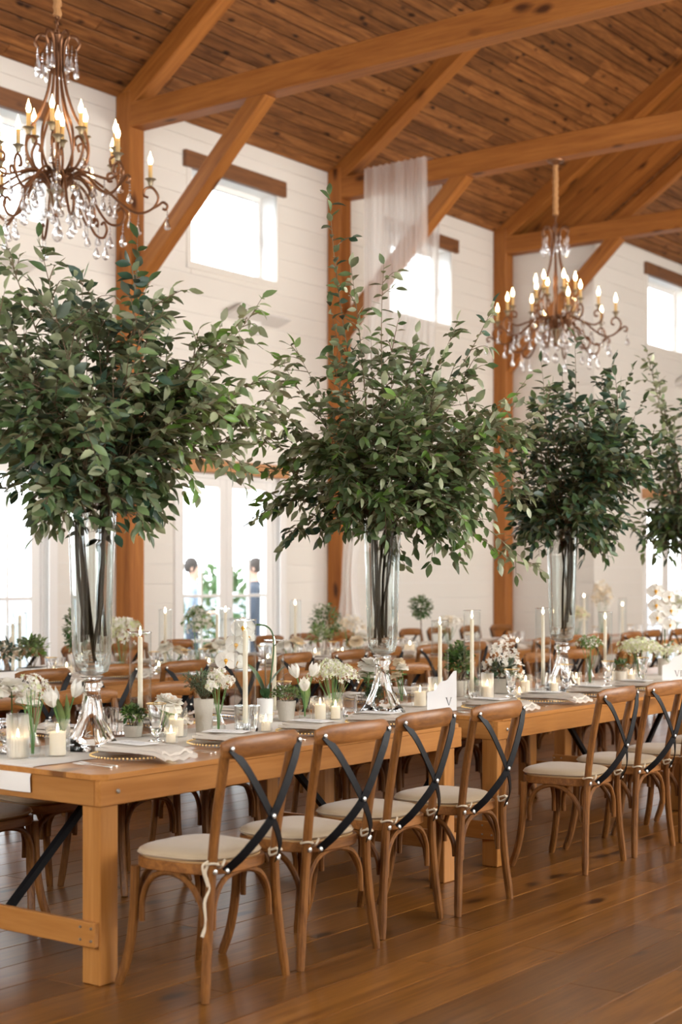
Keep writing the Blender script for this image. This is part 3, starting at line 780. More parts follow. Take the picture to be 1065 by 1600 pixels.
far_x = [(4.11,4.99,184),(4.62,5.16,178),(5.12,5.12,181),(5.72,5.13,179),(6.86,5.12,180),(7.38,5.13,182),(7.92,5.12,179),(8.5,5.12,180),(9.6,5.12,181),(10.2,5.12,180)]
for i, (x, y, a) in enumerate(far_x):
    clone(chair0, 'cross-back chair tucked under the far side of the front table, %s from the left' % ORD[i], (x,y,0), radians(a), 'chairs on the far side of the front table')
for i in range(16):
    x = 6.12+0.605*i
    clone(chair0, 'out-of-focus cross-back chair on the near side of the back table, %s from the left' % ORD[i], (x,7.07+0.04*sin(i*2.3),0), radians(3*sin(i*5.1)), 'chairs on the near side of the back table')
for i in range(15):
    x = 6.72+0.605*i
    clone(chair0, 'out-of-focus cross-back chair on the far side of the back table, %s from the left' % ORD[i], (x,8.80+0.04*sin(i*1.7),0), radians(180+4*sin(i*3.1)), 'chairs on the far side of the back table')
chair0.location = (near_x[0][0], near_x[0][1], 0); chair0.rotation_euler = (0,0,radians(near_x[0][2])); chair0['group'] = GN
m = MB(); c = Vector((-0.178,-0.185,0.47))
m.tube(spline([c+Vector((-0.012,0.0,0)), c+Vector((-0.024,0.006,-0.03)), c+Vector((-0.014,-0.006,-0.08)), c+Vector((-0.03,0.004,-0.13)), c+Vector((-0.028,-0.002,-0.2)), c+Vector((-0.042,0.004,-0.245))],4), [0.0055]*18+[0.007]*3, 6)
m.tube(spline([c+Vector((-0.012,0.0,0.012)), c+Vector((-0.03,0.012,-0.005)), c+Vector((-0.022,0.006,-0.05)), c+Vector((-0.012,-0.004,-0.09))],4), 0.005, 6)
tag(m.build('loose_tie', M['cord'], chair0), label='long loose cotton tie hanging beside the rear leg')

# ------------------------------------------------------------------ tables
TZ = 0.757
def make_table(label, y0, L, W):
    t = thing('farm_table', label, 'table')
    n = 7; pw = W/n; ck = 0.045
    for i in range(n):
        a, b = i*pw+0.0007, (i+1)*pw-0.0007
        if i == 0: poly = [(ck,a),(L-ck,a),(L,a+ck),(L,b),(0,b),(0,a+ck)]
        elif i == n-1: poly = [(0,a),(L,a),(L,b-ck),(L-ck,b),(ck,b),(0,b-ck)]
        else: poly = [(0,a),(L,a),(L,b),(0,b)]
        o = MB().prism([(x-L/2, y-(a+b)/2) for x,y in poly], -0.020, 0).build('top_board', M['table'], t, (L/2,(a+b)/2,TZ), smooth=0)
    def tim(name, c, sx, sy, sz, mat, b=0.003): return MB().cbox(-sx/2,sx/2,-sy/2,sy/2,-sz/2,sz/2,b).build(name, M[mat], t, c, smooth=0)
    za, zb = 0.642, TZ-0.0205; zm = (za+zb)/2; ha = zb-za
    for y in (0.02, W-0.02): tim('side_apron', (L/2,y,zm), L-0.012, 0.028, ha, 'table')
    for x in (0.02, L-0.02): tim('end_apron', (x,W/2,zm), 0.028, W-0.07, ha, 'table_y')
    for x in (0.062, L-0.10):
        for y in (0.062, W-0.062):
            tim('leg', (x,y,(zb)/2), 0.092, 0.092, zb, 'table_z', 0.004)
    for x, s in ((0.062,-1), (L-0.10,1)):
        tim('stretcher', (x+s*0.058,W/2,0.185), 0.024, W-0.04, 0.09, 'table_y')
    for x, s in ((0.10,1), (L-0.14,-1)):
        MB().tube([(x,W/2,0.18),(x+s*0.63,W/2,zb)], 0.019, 4, sq=(1,1)).build('folding_brace', M['black'], t, smooth=0)
    bo = []
    for x in (0.095, L-0.1): bo += [((x,0.006,zm+0.002),(0,-1,0)), ((x,W-0.006,zm),(0,1,0))]
    for y in (0.035,0.09,W-0.09,W-0.035):
        for z in (0.165,0.21): bo.append(((-0.008,y,z),(-1,0,0)))
    bo.append(((-0.008,W/2-0.02,0.185),(-1,0,0)))
    for p0, d in bo:
        p0, d = Vector(p0), Vector(d); r = 0.009 if abs(d.y) > 0 else 0.005
        MB().tube([p0, p0+d*0.004, p0+d*0.007], [r,r,r*0.6], 8).build('bolt', M['steel'], t)
    return t
Y1, W1 = 3.875, 1.22
tab0 = make_table('pine farm table at the left foreground with its near end and leg in view', 0, 2.42, W1)
xs1 = [3.75, 6.50, 9.25]
tab0.location = (xs1[0], Y1, 0)
G1 = 'front row of farm tables'; tab0['group'] = G1
clone(tab0, 'honey pine farm table in the middle of the front row, under the second tall vase', (xs1[1],Y1,0), 0, G1)
clone(tab0, 'honey pine farm table at the right end of the front row', (xs1[2],Y1,0), 0, G1)
Y2 = 7.30
for i, x in enumerate((5.35, 7.78, 10.21, 12.64, 15.07)):
    clone(tab0, 'honey pine farm table in the back row, %s from the left' % ORD[i], (x,Y2,0), 0, 'back row of farm tables')
# table runners
def runner(label, x0, x1, y0, y1, drop):
    t = thing('table_runner', label, 'table runner', (x0, (y0+y1)/2, TZ))
    rn = random.Random(int(y0*10)); hw = (y1-y0)/2; n = 150
    def fn(u, v):
        s = u*(x1-x0+drop) - drop; yy = (v-0.5)*2*hw
        edge = 0.006*sin(s*9.0+v*2)+0.004*sin(s*23)
        if s < 0: return (-0.006-0.004*sin(v*14+s*9), yy*(1-0.06*s*sin(v*3)) + edge*0.6, s + 0.0)
        return (s, yy+edge, 0.0025+0.0012*sin(s*31+v*7)*sin(v*9+s*5))
    MB().grid(fn, n, 10).build('cloth', M['runner'], t, smooth=60)
runner('natural linen runner along the front table, hanging over its near end', xs1[0], 11.6, 4.24, 4.74, 0.09)
runner('natural linen runner along the back table', 5.35, 17.4, 7.66, 8.14, 0.2)

# ------------------------------------------------------------------ chandeliers
def pendant(m, x, y, z, L=0.13, r=0.017):
    m.lathe([(0.001,0),(0.005,-0.004),(0.005,-0.008),(0.001,-0.012)], 6, (x,y,z))
    nb = 3 if L > 0.12 else 2; zz = z-0.012
    for k in range(nb):
        q = 0.0065+0.0015*k; m.lathe([(0.001,0),(q,-q),(q*0.9,-q*1.6),(0.001,-2.2*q)], 6, (x,y,zz)); zz -= 2.2*q+0.001
    b = L-(z-zz)
    m.lathe([(0.001,0),(r*0.35,-b*0.12),(r*0.8,-b*0.5),(r,-b*0.72),(r*0.75,-b*0.9),(0.001,-b)], 8, (x,y,zz))
_pm = {}
def drop(parent, p, L, r):
    k = (L, r)
    if k not in _pm:
        m = MB(); pendant(m, 0, 0, 0, L, r); _pm[k] = m.mesh('crystal', M['crystal'], 35)
    inst('crystal_drop', _pm[k], parent, p)
def make_chandelier(label):
    t = thing('chandelier', label, 'chandelier')           # origin at the hub, z relative
    m = MB()
    m.lathe([(0.001,-0.20),(0.018,-0.195),(0.022,-0.175),(0.014,-0.16),(0.02,-0.15),(0.035,-0.12),(0.05,-0.06),(0.062,-0.03),(0.05,-0.02),(0.03,0.0),(0.024,0.05),(0.018,0.1),(0.026,0.14),(0.018,0.2),(0.013,0.3),(0.024,0.36),(0.03,0.42),(0.018,0.46),(0.026,0.52),(0.014,0.58),(0.011,0.8),(0.022,0.92),(0.03,0.97),(0.02,1.02),(0.03,1.05),(0.001,1.07)], 14)
    m.build('column', M['bronze'], t)
    m = MB(); m.fluted([(0.02,-0.155),(0.034,-0.12),(0.052,-0.05),(0.07,-0.02),(0.062,-0.012)], 8, 0.10); m.build('basket', M['bronze2'], t)
    for k in range(6):
        a = 2*pi*k/6
        def R(r, z, da=0.0): return Vector((r*cos(a+da), r*sin(a+da), z))
        # tall stay from crown to hub
        p = spline([R(0.13,0.955), R(0.15,1.0), R(0.125,1.045), R(0.075,1.04), R(0.045,0.97), R(0.045,0.8), R(0.065,0.66), R(0.12,0.50), R(0.19,0.38), R(0.21,0.25), R(0.17,0.15), R(0.11,0.10), R(0.05,0.11)], 4)
        st = MB().tube(p, 0.0115, 6, sq=(1,0.8)).build('stay', M['bronze'], t)
        drop(st, R(0.13,0.95), 0.20, 0.024); drop(st, R(0.135,0.955,0.28), 0.18, 0.023)
    def candle(parent, p):
        m = MB(); m.fluted([(0.008,-0.05),(0.014,-0.045),(0.018,-0.02),(0.03,-0.004),(0.04,0.0),(0.036,0.003),(0.012,0.002)], 7, 0.06, p); m.build('candle_cup', M['bronze2'], parent)
        m = MB(); m.tube([p+Vector((0,0,0.002)), p+Vector((0,0,0.10))], 0.0145, 10); m.build('candle_sleeve', M['sleeve'], parent)
        m = MB(); m.lathe([(0.007,0.0),(0.012,0.008),(0.0175,0.028),(0.016,0.045),(0.009,0.063),(0.004,0.078),(0.0012,0.095)], 10, (p.x,p.y,p.z+0.10)); m.build('flame_bulb', M['bulb'], parent)
    def arm(a, prof, cup, pend, rad=0.0095, da=0.0):
        def R(r, z): return Vector((r*cos(a), r*sin(a), z))
        o = MB().tube(spline([R(*q) for q in prof], 4), rad, 6).build('arm', M['bronze'], t)
        if cup is not None: candle(o, R(*cup))
        for (r, z, L) in pend: drop(o, R(r, z), L*1.12, 0.026 if L > 0.12 else 0.020)
    for k in range(6):
        a = 2*pi*k/6
        # outer arm: long low swan neck ending in a scroll, candle standing on its loop
        arm(a+0.12, [(0.04,-0.04),(0.10,0.09),(0.2,0.10),(0.33,0.02),(0.45,-0.08),(0.56,-0.13),(0.66,-0.09),(0.70,-0.01),(0.66,0.055),(0.61,0.045),(0.60,0.0),(0.63,-0.015)], None, [(0.40,-0.05,0.12),(0.56,-0.14,0.13)])
        arm(a+0.12, [(0.66,-0.09),(0.70,-0.065),(0.735,-0.04),(0.765,-0.06),(0.755,-0.09),(0.73,-0.085)], (0.645,0.115), [(0.765,-0.09,0.13),(0.50,-0.105,0.12)])
        # middle arm
        arm(a+pi/6, [(0.04,-0.05),(0.09,0.06),(0.18,0.10),(0.30,0.06),(0.40,0.03),(0.47,0.07),(0.485,0.13),(0.45,0.18),(0.405,0.165),(0.41,0.12),(0.44,0.125)], (0.445,0.235), [(0.48,0.07,0.13),(0.28,0.06,0.13),(0.36,0.03,0.11)])
        # inner upper arm
        arm(a+0.35, [(0.05,0.12),(0.12,0.10),(0.19,0.16),(0.225,0.26),(0.19,0.33),(0.15,0.31),(0.16,0.27)], (0.205,0.385), [(0.225,0.25,0.13),(0.14,0.10,0.13)])
        # drooping scroll below
        arm(a+pi/6+0.22, [(0.05,0.0),(0.14,0.08),(0.22,0.0),(0.28,-0.14),(0.36,-0.25),(0.44,-0.26),(0.475,-0.20),(0.45,-0.15),(0.42,-0.17)], None, [(0.37,-0.27,0.14),(0.46,-0.25,0.15),(0.20,-0.02,0.14),(0.11,-0.08,0.13)])
        arm(a+0.5, [(0.05,-0.02),(0.10,0.05),(0.18,0.04),(0.24,-0.02),(0.26,-0.07)], (0.30,0.14) if False else None, [(0.26,-0.07,0.15),(0.17,0.03,0.14)])
    m = MB(); m.lathe([(0.001,-0.20),(0.004,-0.202),(0.004,-0.26),(0.01,-0.265),(0.028,-0.285),(0.04,-0.315),(0.036,-0.345),(0.02,-0.365),(0.001,-0.372)], 12); m.build('crystal_ball', M['crystal'], t)
    m = MB()
    for k in range(3):
        z = 1.075+0.05*k
        m.tube([(0.016*cos(b)*(1 if k % 2 else 0.2)+0, 0.016*cos(b)*(0.2 if k % 2 else 1), z+0.028*sin(b)) for b in [2*pi*i/12 for i in range(13)]], 0.005, 6)
    m.build('chain', M['bronze'], t)
    return t
def hang(ch, ztop):
    h = ztop - ch.location.z; r = random.Random(2); m = MB()
    p = [(0.004*sin(k*1.7), 0.004*cos(k*2.1), 1.18+(h-1.20)*k/24) for k in range(25)]
    m.tube(p, [0.026+0.004*r.random() for _ in p], 10); m.build('cord_sleeve', M['rope'], ch)
    m = MB(); m.lathe([(0.001,h-0.055),(0.03,h-0.05),(0.045,h-0.03),(0.085,h-0.015),(0.09,h),(0.001,h)], 16); m.build('canopy', M['bronze'], ch)
ZB = 5.82
ch1 = make_chandelier('bronze candle chandelier with crystal drops hanging at the upper left, in focus')
q1 = onY(88, 7.62); ch1.location = (7.07, 7.72, 4.135); ch1.rotation_euler = (0,0,radians(18))
ch2 = copy_tree(ch1); ch2['label'] = 'blurred bronze candle chandelier with crystal drops hanging under the second tie beam'
ch2.location = (13.87, 7.58, 4.07); ch2.rotation_euler = (0,0,radians(33)); ch1['group'] = ch2['group'] = 'candle chandeliers'
hang(ch1, ZB); hang(ch2, ZB)
# ------------------------------------------------------------------ tall vases and their greenery
ZR = TZ + 0.005
RIGHT, AWAY = Vector((SN, -CS, 0)), Vector((CS, SN, 0))
VP = [(0.001,0.215),(0.012,0.205),(0.030,0.12),(0.062,0.05),(0.108,0.0),(0.120,0.0),(0.121,0.006),(0.090,0.045),(0.060,0.11),(0.040,0.19),(0.034,0.235),(0.036,0.247),(0.047,0.258),(0.047,0.272),(0.036,0.281),(0.036,0.287),(0.050,0.296),(0.066,0.315),(0.076,0.35),(0.080,0.40),(0.082,0.5),(0.089,0.75),(0.098,0.985),(0.100,0.995),(0.097,0.997),(0.094,0.985),(0.085,0.75),(0.078,0.5),(0.076,0.40),(0.072,0.355),(0.061,0.325),(0.04,0.315),(0.001,0.313)]
def make_vase(label):
    t = thing('trumpet_vase', label, 'vase')
    kb = 14
    MB().lathe(VP[:17]+[(0.001,0.2975)], 32).build('glass_foot', M['glass'], t, smooth=60)
    MB().lathe([(0.001,0.2985),(0.03,0.2985)]+VP[17:], 40).build('glass_bowl', M['vase'], t, smooth=60)
    m = MB(); m.lathe([(0.0985,0.990),(0.1005,0.993),(0.1005,0.998),(0.0975,0.998),(0.0975,0.992)], 36); m.build('rim', M['glass'], t)
    m = MB(); m.lathe([(0.001,0.3145),(0.04,0.3165),(0.0605,0.3265),(0.0712,0.356),(0.0752,0.40),(0.0772,0.5),(0.0842,0.75),(0.0868,0.835),(0.001,0.835)], 32); m.build('water', M['water'], t, smooth=60)
    return t
LEAVES = [leaf_geo(1,0.44,0.16,0.12).mesh('leaf', M['leafA'], 60)]
LG = [leaf_geo(1,0.46,0.16,0.12), leaf_geo(1,0.40,0.22,0.3), leaf_geo(1,0.52,0.08,-0.12)]
LMAT = ['leafA','leafB','leafC','leafD','leafE']
LM = {}
for gi, g_ in enumerate(LG):
    for mi in range(5): LM[(gi,mi)] = g_.mesh('leaf', M[LMAT[mi]], 60)
def greenery(label, vx, px0, wisps, core, ncore, seed, palette, group='tall greenery arrangements', yv=4.49, lsize=0.077):
    r = random.Random(seed)
    base = Vector((vx, yv, ZR)); d = CS*vx + SN*yv
    t = thing('greenery_arrangement', label, 'greenery', base, 0, group)
    def loc(px, py, w): return RIGHT*((px-px0)*d/F) + AWAY*w + Vector((0,0,EYE+(HY-py)*d/F - ZR))
    rimz = 0.99
    leaves = []; branches = []
    cpx, cpy, sx, sy = core; C0 = loc(cpx, cpy, 0); ax, az = sx*d/F, sy*d/F
    tips = [(loc(px, py, w if w is not None else r.uniform(-0.15,0.15)), True, pal) for (px, py, w, pal) in wisps]
    for _ in range(ncore):
        v = rvec(r); q = r.uniform(0.62,1.0)
        p = C0 + RIGHT*v.x*ax*q + AWAY*v.y*ax*0.95*q + Vector((0,0,v.z*az*q))
        if p.z < rimz-0.12 and Vector((p.x,p.y)).length < 0.16: continue
        tips.append((p, False, None))
    for _ in range(14):
        q = r.uniform(0.08,0.24); b = r.uniform(0,2*pi)
        tips.append((Vector((q*cos(b), q*sin(b), rimz + r.uniform(0.02,0.14) + 0.12*(q-0.1))), False, None))
    ns = 0
    for (tip, wisp, pal) in tips:
        a = atan2(tip.y, tip.x) + r.uniform(-0.5,0.5); rr = r.uniform(0.03,0.075)
        rim = Vector((rr*cos(a), rr*sin(a), rimz))
        flat = Vector((tip.x, tip.y, 0)); L = (tip-rim).length
        c1 = rim + Vector((0,0,min(0.55,L*0.45))) + flat*0.22 + rvec(r)*0.03
        c2 = tip - (tip-rim).normalized()*L*0.28 + Vector((0,0,0.10 if tip.z < rimz+0.5 else -0.05)) + rvec(r)*0.05
        path = bez(rim, c1, c2, tip, 12)
        full = path; k0 = 0
        if ns < 7 or (wisp and ns < 9):
            ns += 1; b2 = a + r.uniform(-2.0,2.0); rb = r.uniform(0.03,0.06)
            bot = Vector((rb*cos(b2), rb*sin(b2), r.uniform(0.335,0.50)))
            mid = bot.lerp(rim, 0.5) + Vector((r.uniform(-0.02,0.02), r.uniform(-0.02,0.02), 0))
            full = spline([bot, mid, rim], 4)[:-1] + path; k0 = len(full)-len(path)
            rad = [0.0075]*k0 + [0.0065-0.0055*(i/12) for i in range(13)]
        else: rad = [0.0034-0.0024*(i/12) for i in range(13)]
        bm_ = MB().tube(full, rad, 6)
        # leaves on the branch end and on side twigs
        def put(p, dirv, size):
            up = Vector((0,0,1)) + rvec(r)*0.75 - AWAY*0.25
            dv = dirv + rvec(r)*0.35 + Vector((0,0,-0.15))
            if pal is not None: mi = r.choice(pal)
            else: mi = r.choice(palette)
            leaves.append((p, dv, up, r.uniform(-0.7,0.7), size, r.randrange(3), mi))
        def dress(pts, step, size, start=0.0):
            acc = 0; k = 0; tot = sum((pts[i+1]-pts[i]).length for i in range(len(pts)-1)); run_ = 0
            for i in range(len(pts)-1):
                seg = pts[i+1]-pts[i]; l = seg.length; tn = seg.normalized()
                while acc < l:
                    if run_+acc >= start*tot:
                        side = tn.cross(Vector((0,0,1))); side = side.normalized() if side.length > 0.05 else Vector((1,0,0))
                        side = (Matrix.Rotation(r.uniform(-0.6,0.6), 3, tn) @ side)*(1 if k % 2 else -1)
                        put(pts[i]+tn*acc, tn*0.55+side, size*r.uniform(0.7,1.2)); k += 1
                    acc += step*r.uniform(0.7,1.3)
                acc -= l; run_ += l
            put(pts[-1], (pts[-1]-pts[-2]).normalized(), size*r.uniform(0.8,1.1))
        dress(path, 0.030, lsize, 0.30 if not wisp else 0.40)
        nt = r.randint(8,10) if not wisp else min(7, int(4+L*5))
        for _ in range(nt):
            f = r.uniform(0.28,0.98) if not wisp else r.uniform(0.35,0.93)
            i = int(f*12); p = path[i].lerp(path[min(i+1,12)], f*12-i); tn = (path[min(i+1,12)]-path[i]).normalized() if i < 12 else (path[12]-path[11]).normalized()
            out = (p - Vector((0,0,rimz+0.3))); out = out.normalized() if out.length > 1e-3 else Vector((0,0,1))
            dv = (tn*0.7 + rvec(r)*0.9 + out*0.35).normalized(); tl = r.uniform(0.09,0.22)*(1.0 if not wisp else 1.0-0.4*f)
            q = bez(p, p+dv*tl*0.35, p+dv*tl*0.7+Vector((0,0,0.01)), p+dv*tl+Vector((0,0,-0.02)), 4)
            bm_.tube(q, [0.0028,0.0024,0.002,0.0016,0.001], 4)
            dress(q, 0.028, lsize*0.92, 0.15)
        bm_.build('branch', M['bark'] if not wisp or pal is None else M['twig'], t)
    cl = Vector((0,0,EYE)) - base
    leaves.sort(key=lambda e: (e[0]-cl).length)
    rest = MB()
    for i, (p, dv, up, roll, size, gi, mi) in enumerate(leaves):
        F_ = frame(p, dv, up, roll, size)
        if i < 300:
            o = inst('leaf', LM[(gi,mi)], t); o.matrix_local = F_
        else: rest.merge(LG[gi], F_, mi)
    tag(rest.build('foliage', [M[k] for k in LMAT], t, smooth=60), kind='stuff')
    return len(leaves)
VX = [4.30, 6.36, 8.30, 10.30]
vase0 = make_vase('tall clear trumpet vase at the left, nearest the camera, filled with stems'); vase0.location = (VX[0], 4.49, ZR); vase0['group'] = 'tall trumpet vases'
for x, l in zip(VX[1:], ('tall clear trumpet vase in the middle of the front table', 'tall clear trumpet vase right of the middle, blurred', 'tall clear trumpet vase at the right edge, mostly hidden by its foliage')):
    clone(vase0, l, (x, 4.49, ZR), x, 'tall trumpet vases')
def vpx(x): 
    d = CS*x+SN*4.49; return CX + F*(SN*x-CS*4.49)/d
G = [2,2,4,1]; DK = [0,0,1,3]
greenery('large leafy greenery arrangement in the left trumpet vase', VX[0], vpx(VX[0]),
    [(-60,430,0.1,[1,2]),(5,372,0.0,[1,2]),(52,362,0.1,[1,2,0]),(-20,395,-0.1,[1,2]),(120,440,0,[2,1]),(212,368,0.05,[3,0]),(232,440,0,[0,1,3]),(270,455,-0.05,[0,1]),(330,520,0,G),(408,462,0.05,G),(385,500,-0.1,G),
     (350,560,0.1,G),(440,600,0.05,G),(395,640,-0.05,G),(372,690,0.1,G),(340,640,-0.2,G),(430,560,0.2,G),(360,600,0.0,G),(400,600,-0.1,G),(420,690,0.1,G),(300,580,0.15,G),(380,730,0.0,G),(350,510,-0.1,G),(450,640,0.1,G),(330,720,0.15,G),(265,740,0.0,[0,1]),(88,822,-0.05,[0,1]),(60,770,-0.1,[0]),(-30,760,0.1,[3,0]),(235,700,-0.1,DK),(-80,620,0,DK),(-90,540,0.1,[1,2])],
    (120,585,205,150), 56, 11, [0,0,1,1,3,2,1])
greenery('large leafy greenery arrangement in the middle trumpet vase, with a long sprig reaching up', VX[1], vpx(VX[1]),
    [(515,305,0.0,[0,1,3]),(515,475,0.0,[0,1]),(548,420,-0.05,[1,2]),(520,560,-0.1,[1,0]),(600,410,0.05,[0,1]),(770,478,0.0,[1,3,2]),(715,500,0.05,[0,1]),(690,560,0,[1,2]),(825,590,0.1,[2,1]),(845,640,0,[2,2,1]),(835,690,-0.05,[2,1]),
     (838,770,0.1,[1,2]),(845,892,0.05,[2,1]),(790,870,0.0,[2,1,4]),(720,880,-0.05,[1,0]),(440,560,0.1,G),(432,640,0,G),(405,690,0.05,G),(392,815,0.0,[1,2,3]),(440,860,-0.05,[1,1,3]),(475,830,0.0,[1,0]),(480,700,-0.15,G),(460,760,0.1,G),(610,880,0.2,[0]),(385,735,0.1,G),(500,640,0.0,G),(420,610,-0.1,G),(450,680,0.05,G),(430,720,0.1,G),(410,780,0.0,G),(460,540,0.0,G),(580,520,0.05,[1,2]),(650,520,0.0,[0,1,2]),(780,720,0.1,[2,1]),(800,640,-0.1,[2,1])],
    (640,680,165,150), 54, 23, [0,1,1,2,0,4,1])
greenery('leafy greenery arrangement in the right trumpet vase, blurred', VX[2], vpx(VX[2]),
    [(897,525,0,[3,0]),(880,585,0.05,[0,3]),(960,560,0,[0,3]),(990,575,0.05,[0,3]),(1030,690,0,[0,3]),(1045,660,0.05,[0,1]),(1015,750,0.05,[0,3]),(990,830,0,[0,3]),(945,850,0.05,[0,1]),(800,860,0,[1,2,3]),(815,800,0.1,[0,3]),(845,565,0,[0]),(835,660,0.1,[0,3]),(1000,630,-0.1,[0,3])],
    (905,715,115,145), 46, 37, [0,0,3,3,1])
greenery('leafy greenery arrangement cut off by the right edge', VX[3], vpx(VX[3]),
    [(1010,548,0,[1,2]),(1030,590,0.05,[1,2]),(1040,640,0,[1,0]),(1008,850,0,[1,3,4]),(1020,800,0.05,[0,1]),(1025,870,0,[1,4]),(1035,735,0,[0,3])],
    (1105,740,85,130), 34, 41, [0,0,1,3])

# ------------------------------------------------------------------ things on the tables
_made = {}
def place(key, maker, label, loc, rz=0, group=None, name=None):
    """first call builds the thing, later calls copy it with its parts"""
    if key not in _made:
        o = maker(); _made[key] = o; o['label'] = label; o.location = loc; o.rotation_euler = (0,0,rz)
        if group: o['group'] = group
        return o
    return clone(_made[key], label, loc, rz, group)
def flame_part(parent, z, s=1.0):
    m = MB(); m.tube([(0,0,z-0.004),(0.0005,0,z+0.008*s)], 0.0012, 5); m.build('wick', M['wick'], parent)
    m = MB(); m.lathe([(0.0005,0.0),(0.0045*s,0.006*s),(0.0062*s,0.013*s),(0.0045*s,0.024*s),(0.0018*s,0.034*s),(0.0004,0.042*s)], 10, (0,0,z+0.004)); m.build('flame', M['flame'], parent)
def hurricane(h):
    def f():
        t = thing('hurricane_glass', None, 'candle holder')
        m = MB(); m.lathe([(0.001,0.004),(0.047,0.004),(0.0495,0.012),(0.05,h),(0.0475,h),(0.047,0.014),(0.001,0.009)], 28); m.build('glass_cylinder', M['thin'], t, smooth=60)
        m = MB(); m.lathe([(0.0505,h-0.004),(0.0508,h),(0.0488,h+0.0015),(0.0470,h),(0.0472,h-0.004)], 28); m.build('rim', M['glass'], t)
        return t
    return f
def taper(h):
    def f():
        t = thing('taper_candle', None, 'candle')
        m = MB(); m.lathe([(0.001,0.0),(0.030,0.0),(0.031,0.006),(0.016,0.016),(0.015,0.03),(0.020,0.05),(0.0135,0.052),(0.0125,0.03),(0.001,0.028)], 16); m.build('glass_holder', M['thin'], t)
        m = MB(); m.lathe([(0.001,0.03),(0.0118,0.03),(0.0108,h-0.01),(0.008,h-0.002),(0.001,h)], 14); m.build('wax', M['wax'], t)
        flame_part(t, h, 1.0); return t
    return f
def pillar(r, h):
    def f():
        t = thing('pillar_candle', None, 'candle')
        m = MB(); m.lathe([(0.001,0.0),(r,0.0),(r,h-0.004),(r-0.003,h),(r*0.7,h-0.004),(0.001,h-0.006)], 22); m.build('wax', M['wax'], t)
        flame_part(t, h-0.006, 0.8); return t
    return f
def ribbed(r, h, mat='ribbed', n=22):
    def f():
        t = thing('ribbed_candle_glass', None, 'candle holder')
        m = MB(); m.fluted([(0.001,0.0),(r*0.94,0.0),(r,0.006),(r,h)], n, 0.022); m.build('glass_cup', M[mat], t, smooth=80)
        m = MB(); m.lathe([(r+0.001,h-0.003),(r+0.0012,h),(r-0.002,h+0.001),(r-0.003,h-0.003)], 26); m.build('rim', M['thin'], t)
        return t
    return f
def lit(label, loc, r=0.046, h=0.135, ch=None, mat='ribbed', tint='ribbed glass'):
    ch = (ch or h*0.72)*0.86
    place(('rib',r,h,mat), ribbed(r,h,mat), tint+' '+label, loc, 0, None)
    place(('pil',r,ch), pillar(r*0.68, ch), 'candle inside the '+tint+' '+label, (loc[0],loc[1],loc[2]+0.005), 0, None)
def hurr(label, loc, h, ch=None):
    ch = ch or h-0.045
    place(('hur',h), hurricane(h), 'glass cylinder '+label, loc)
    place(('tap',round(ch,3)), taper(ch), 'lit taper in the glass cylinder '+label, (loc[0],loc[1],loc[2]+0.010))
def goblet():
    t = thing('footed_glass', None, 'glass')
    m = MB(); m.lathe([(0.001,0.0),(0.036,0.0),(0.036,0.006),(0.012,0.016),(0.010,0.03),(0.018,0.038),(0.026,0.06),(0.029,0.10),(0.034,0.14),(0.043,0.165),(0.041,0.166),(0.032,0.14),(0.026,0.10),(0.022,0.065),(0.001,0.055)], 20); m.build('glass_bowl', M['glass'], t, smooth=60)
    m = MB(); m.lathe([(0.0432,0.163),(0.0436,0.166),(0.0425,0.167),(0.0412,0.166)], 20); m.build('gilt_rim', M['gold'], t)
    return t
def tumbler():
    t = thing('cut_glass_tumbler', None, 'glass')
    m = MB(); m.fluted([(0.001,0.0),(0.030,0.0),(0.033,0.004),(0.036,0.06),(0.040,0.115),(0.0375,0.115),(0.033,0.06),(0.029,0.016),(0.001,0.014)], 10, 0.05); m.build('glass_body', M['glass'], t, smooth=50)
    m = MB(); m.lathe([(0.0375,0.1145),(0.042,0.1145),(0.042,0.1165),(0.0375,0.1165)], 20); m.build('rim', M['thin'], t)
    return t
def budvase(r=0.034, h=0.14):
    def f():
        t = thing('bud_vase', None, 'vase')
        m = MB(); m.lathe([(0.001,0.0),(r*0.7,0.0),(r*0.95,0.02),(r,0.04),(r*0.85,0.065),(r*0.45,0.095),(r*0.40,0.11),(r*0.75,h),(r*0.70,h),(r*0.35,0.11),(r*0.4,0.096),(r*0.78,0.066),(r*0.9,0.04),(r*0.8,0.02),(0.001,0.008)], 20); m.build('glass_body', M['thin'], t, smooth=60)
        m = MB(); m.lathe([(0.001,0.009),(r*0.78,0.02),(r*0.88,0.04),(r*0.72,0.066),(0.001,0.066)], 16); m.build('water', M['thin'], t)
        return t
    return f
def cylvase(r, h):
    def f():
        t = thing('flower_glass', None, 'vase')
        m = MB(); m.lathe([(0.001,0.0),(r*0.85,0.0),(r*0.9,0.01),(r*0.8,h*0.5),(r,h),(r*0.96,h),(r*0.75,h*0.5),(r*0.84,0.014),(0.001,0.012)], 20); m.build('glass_body', M['thin'], t, smooth=60)
        m = MB(); m.lathe([(0.001,0.013),(r*0.82,0.014),(r*0.75,h*0.5),(r*0.8,h*0.62),(0.001,h*0.62)], 16); m.build('water', M['thin'], t)
        return t
    return f
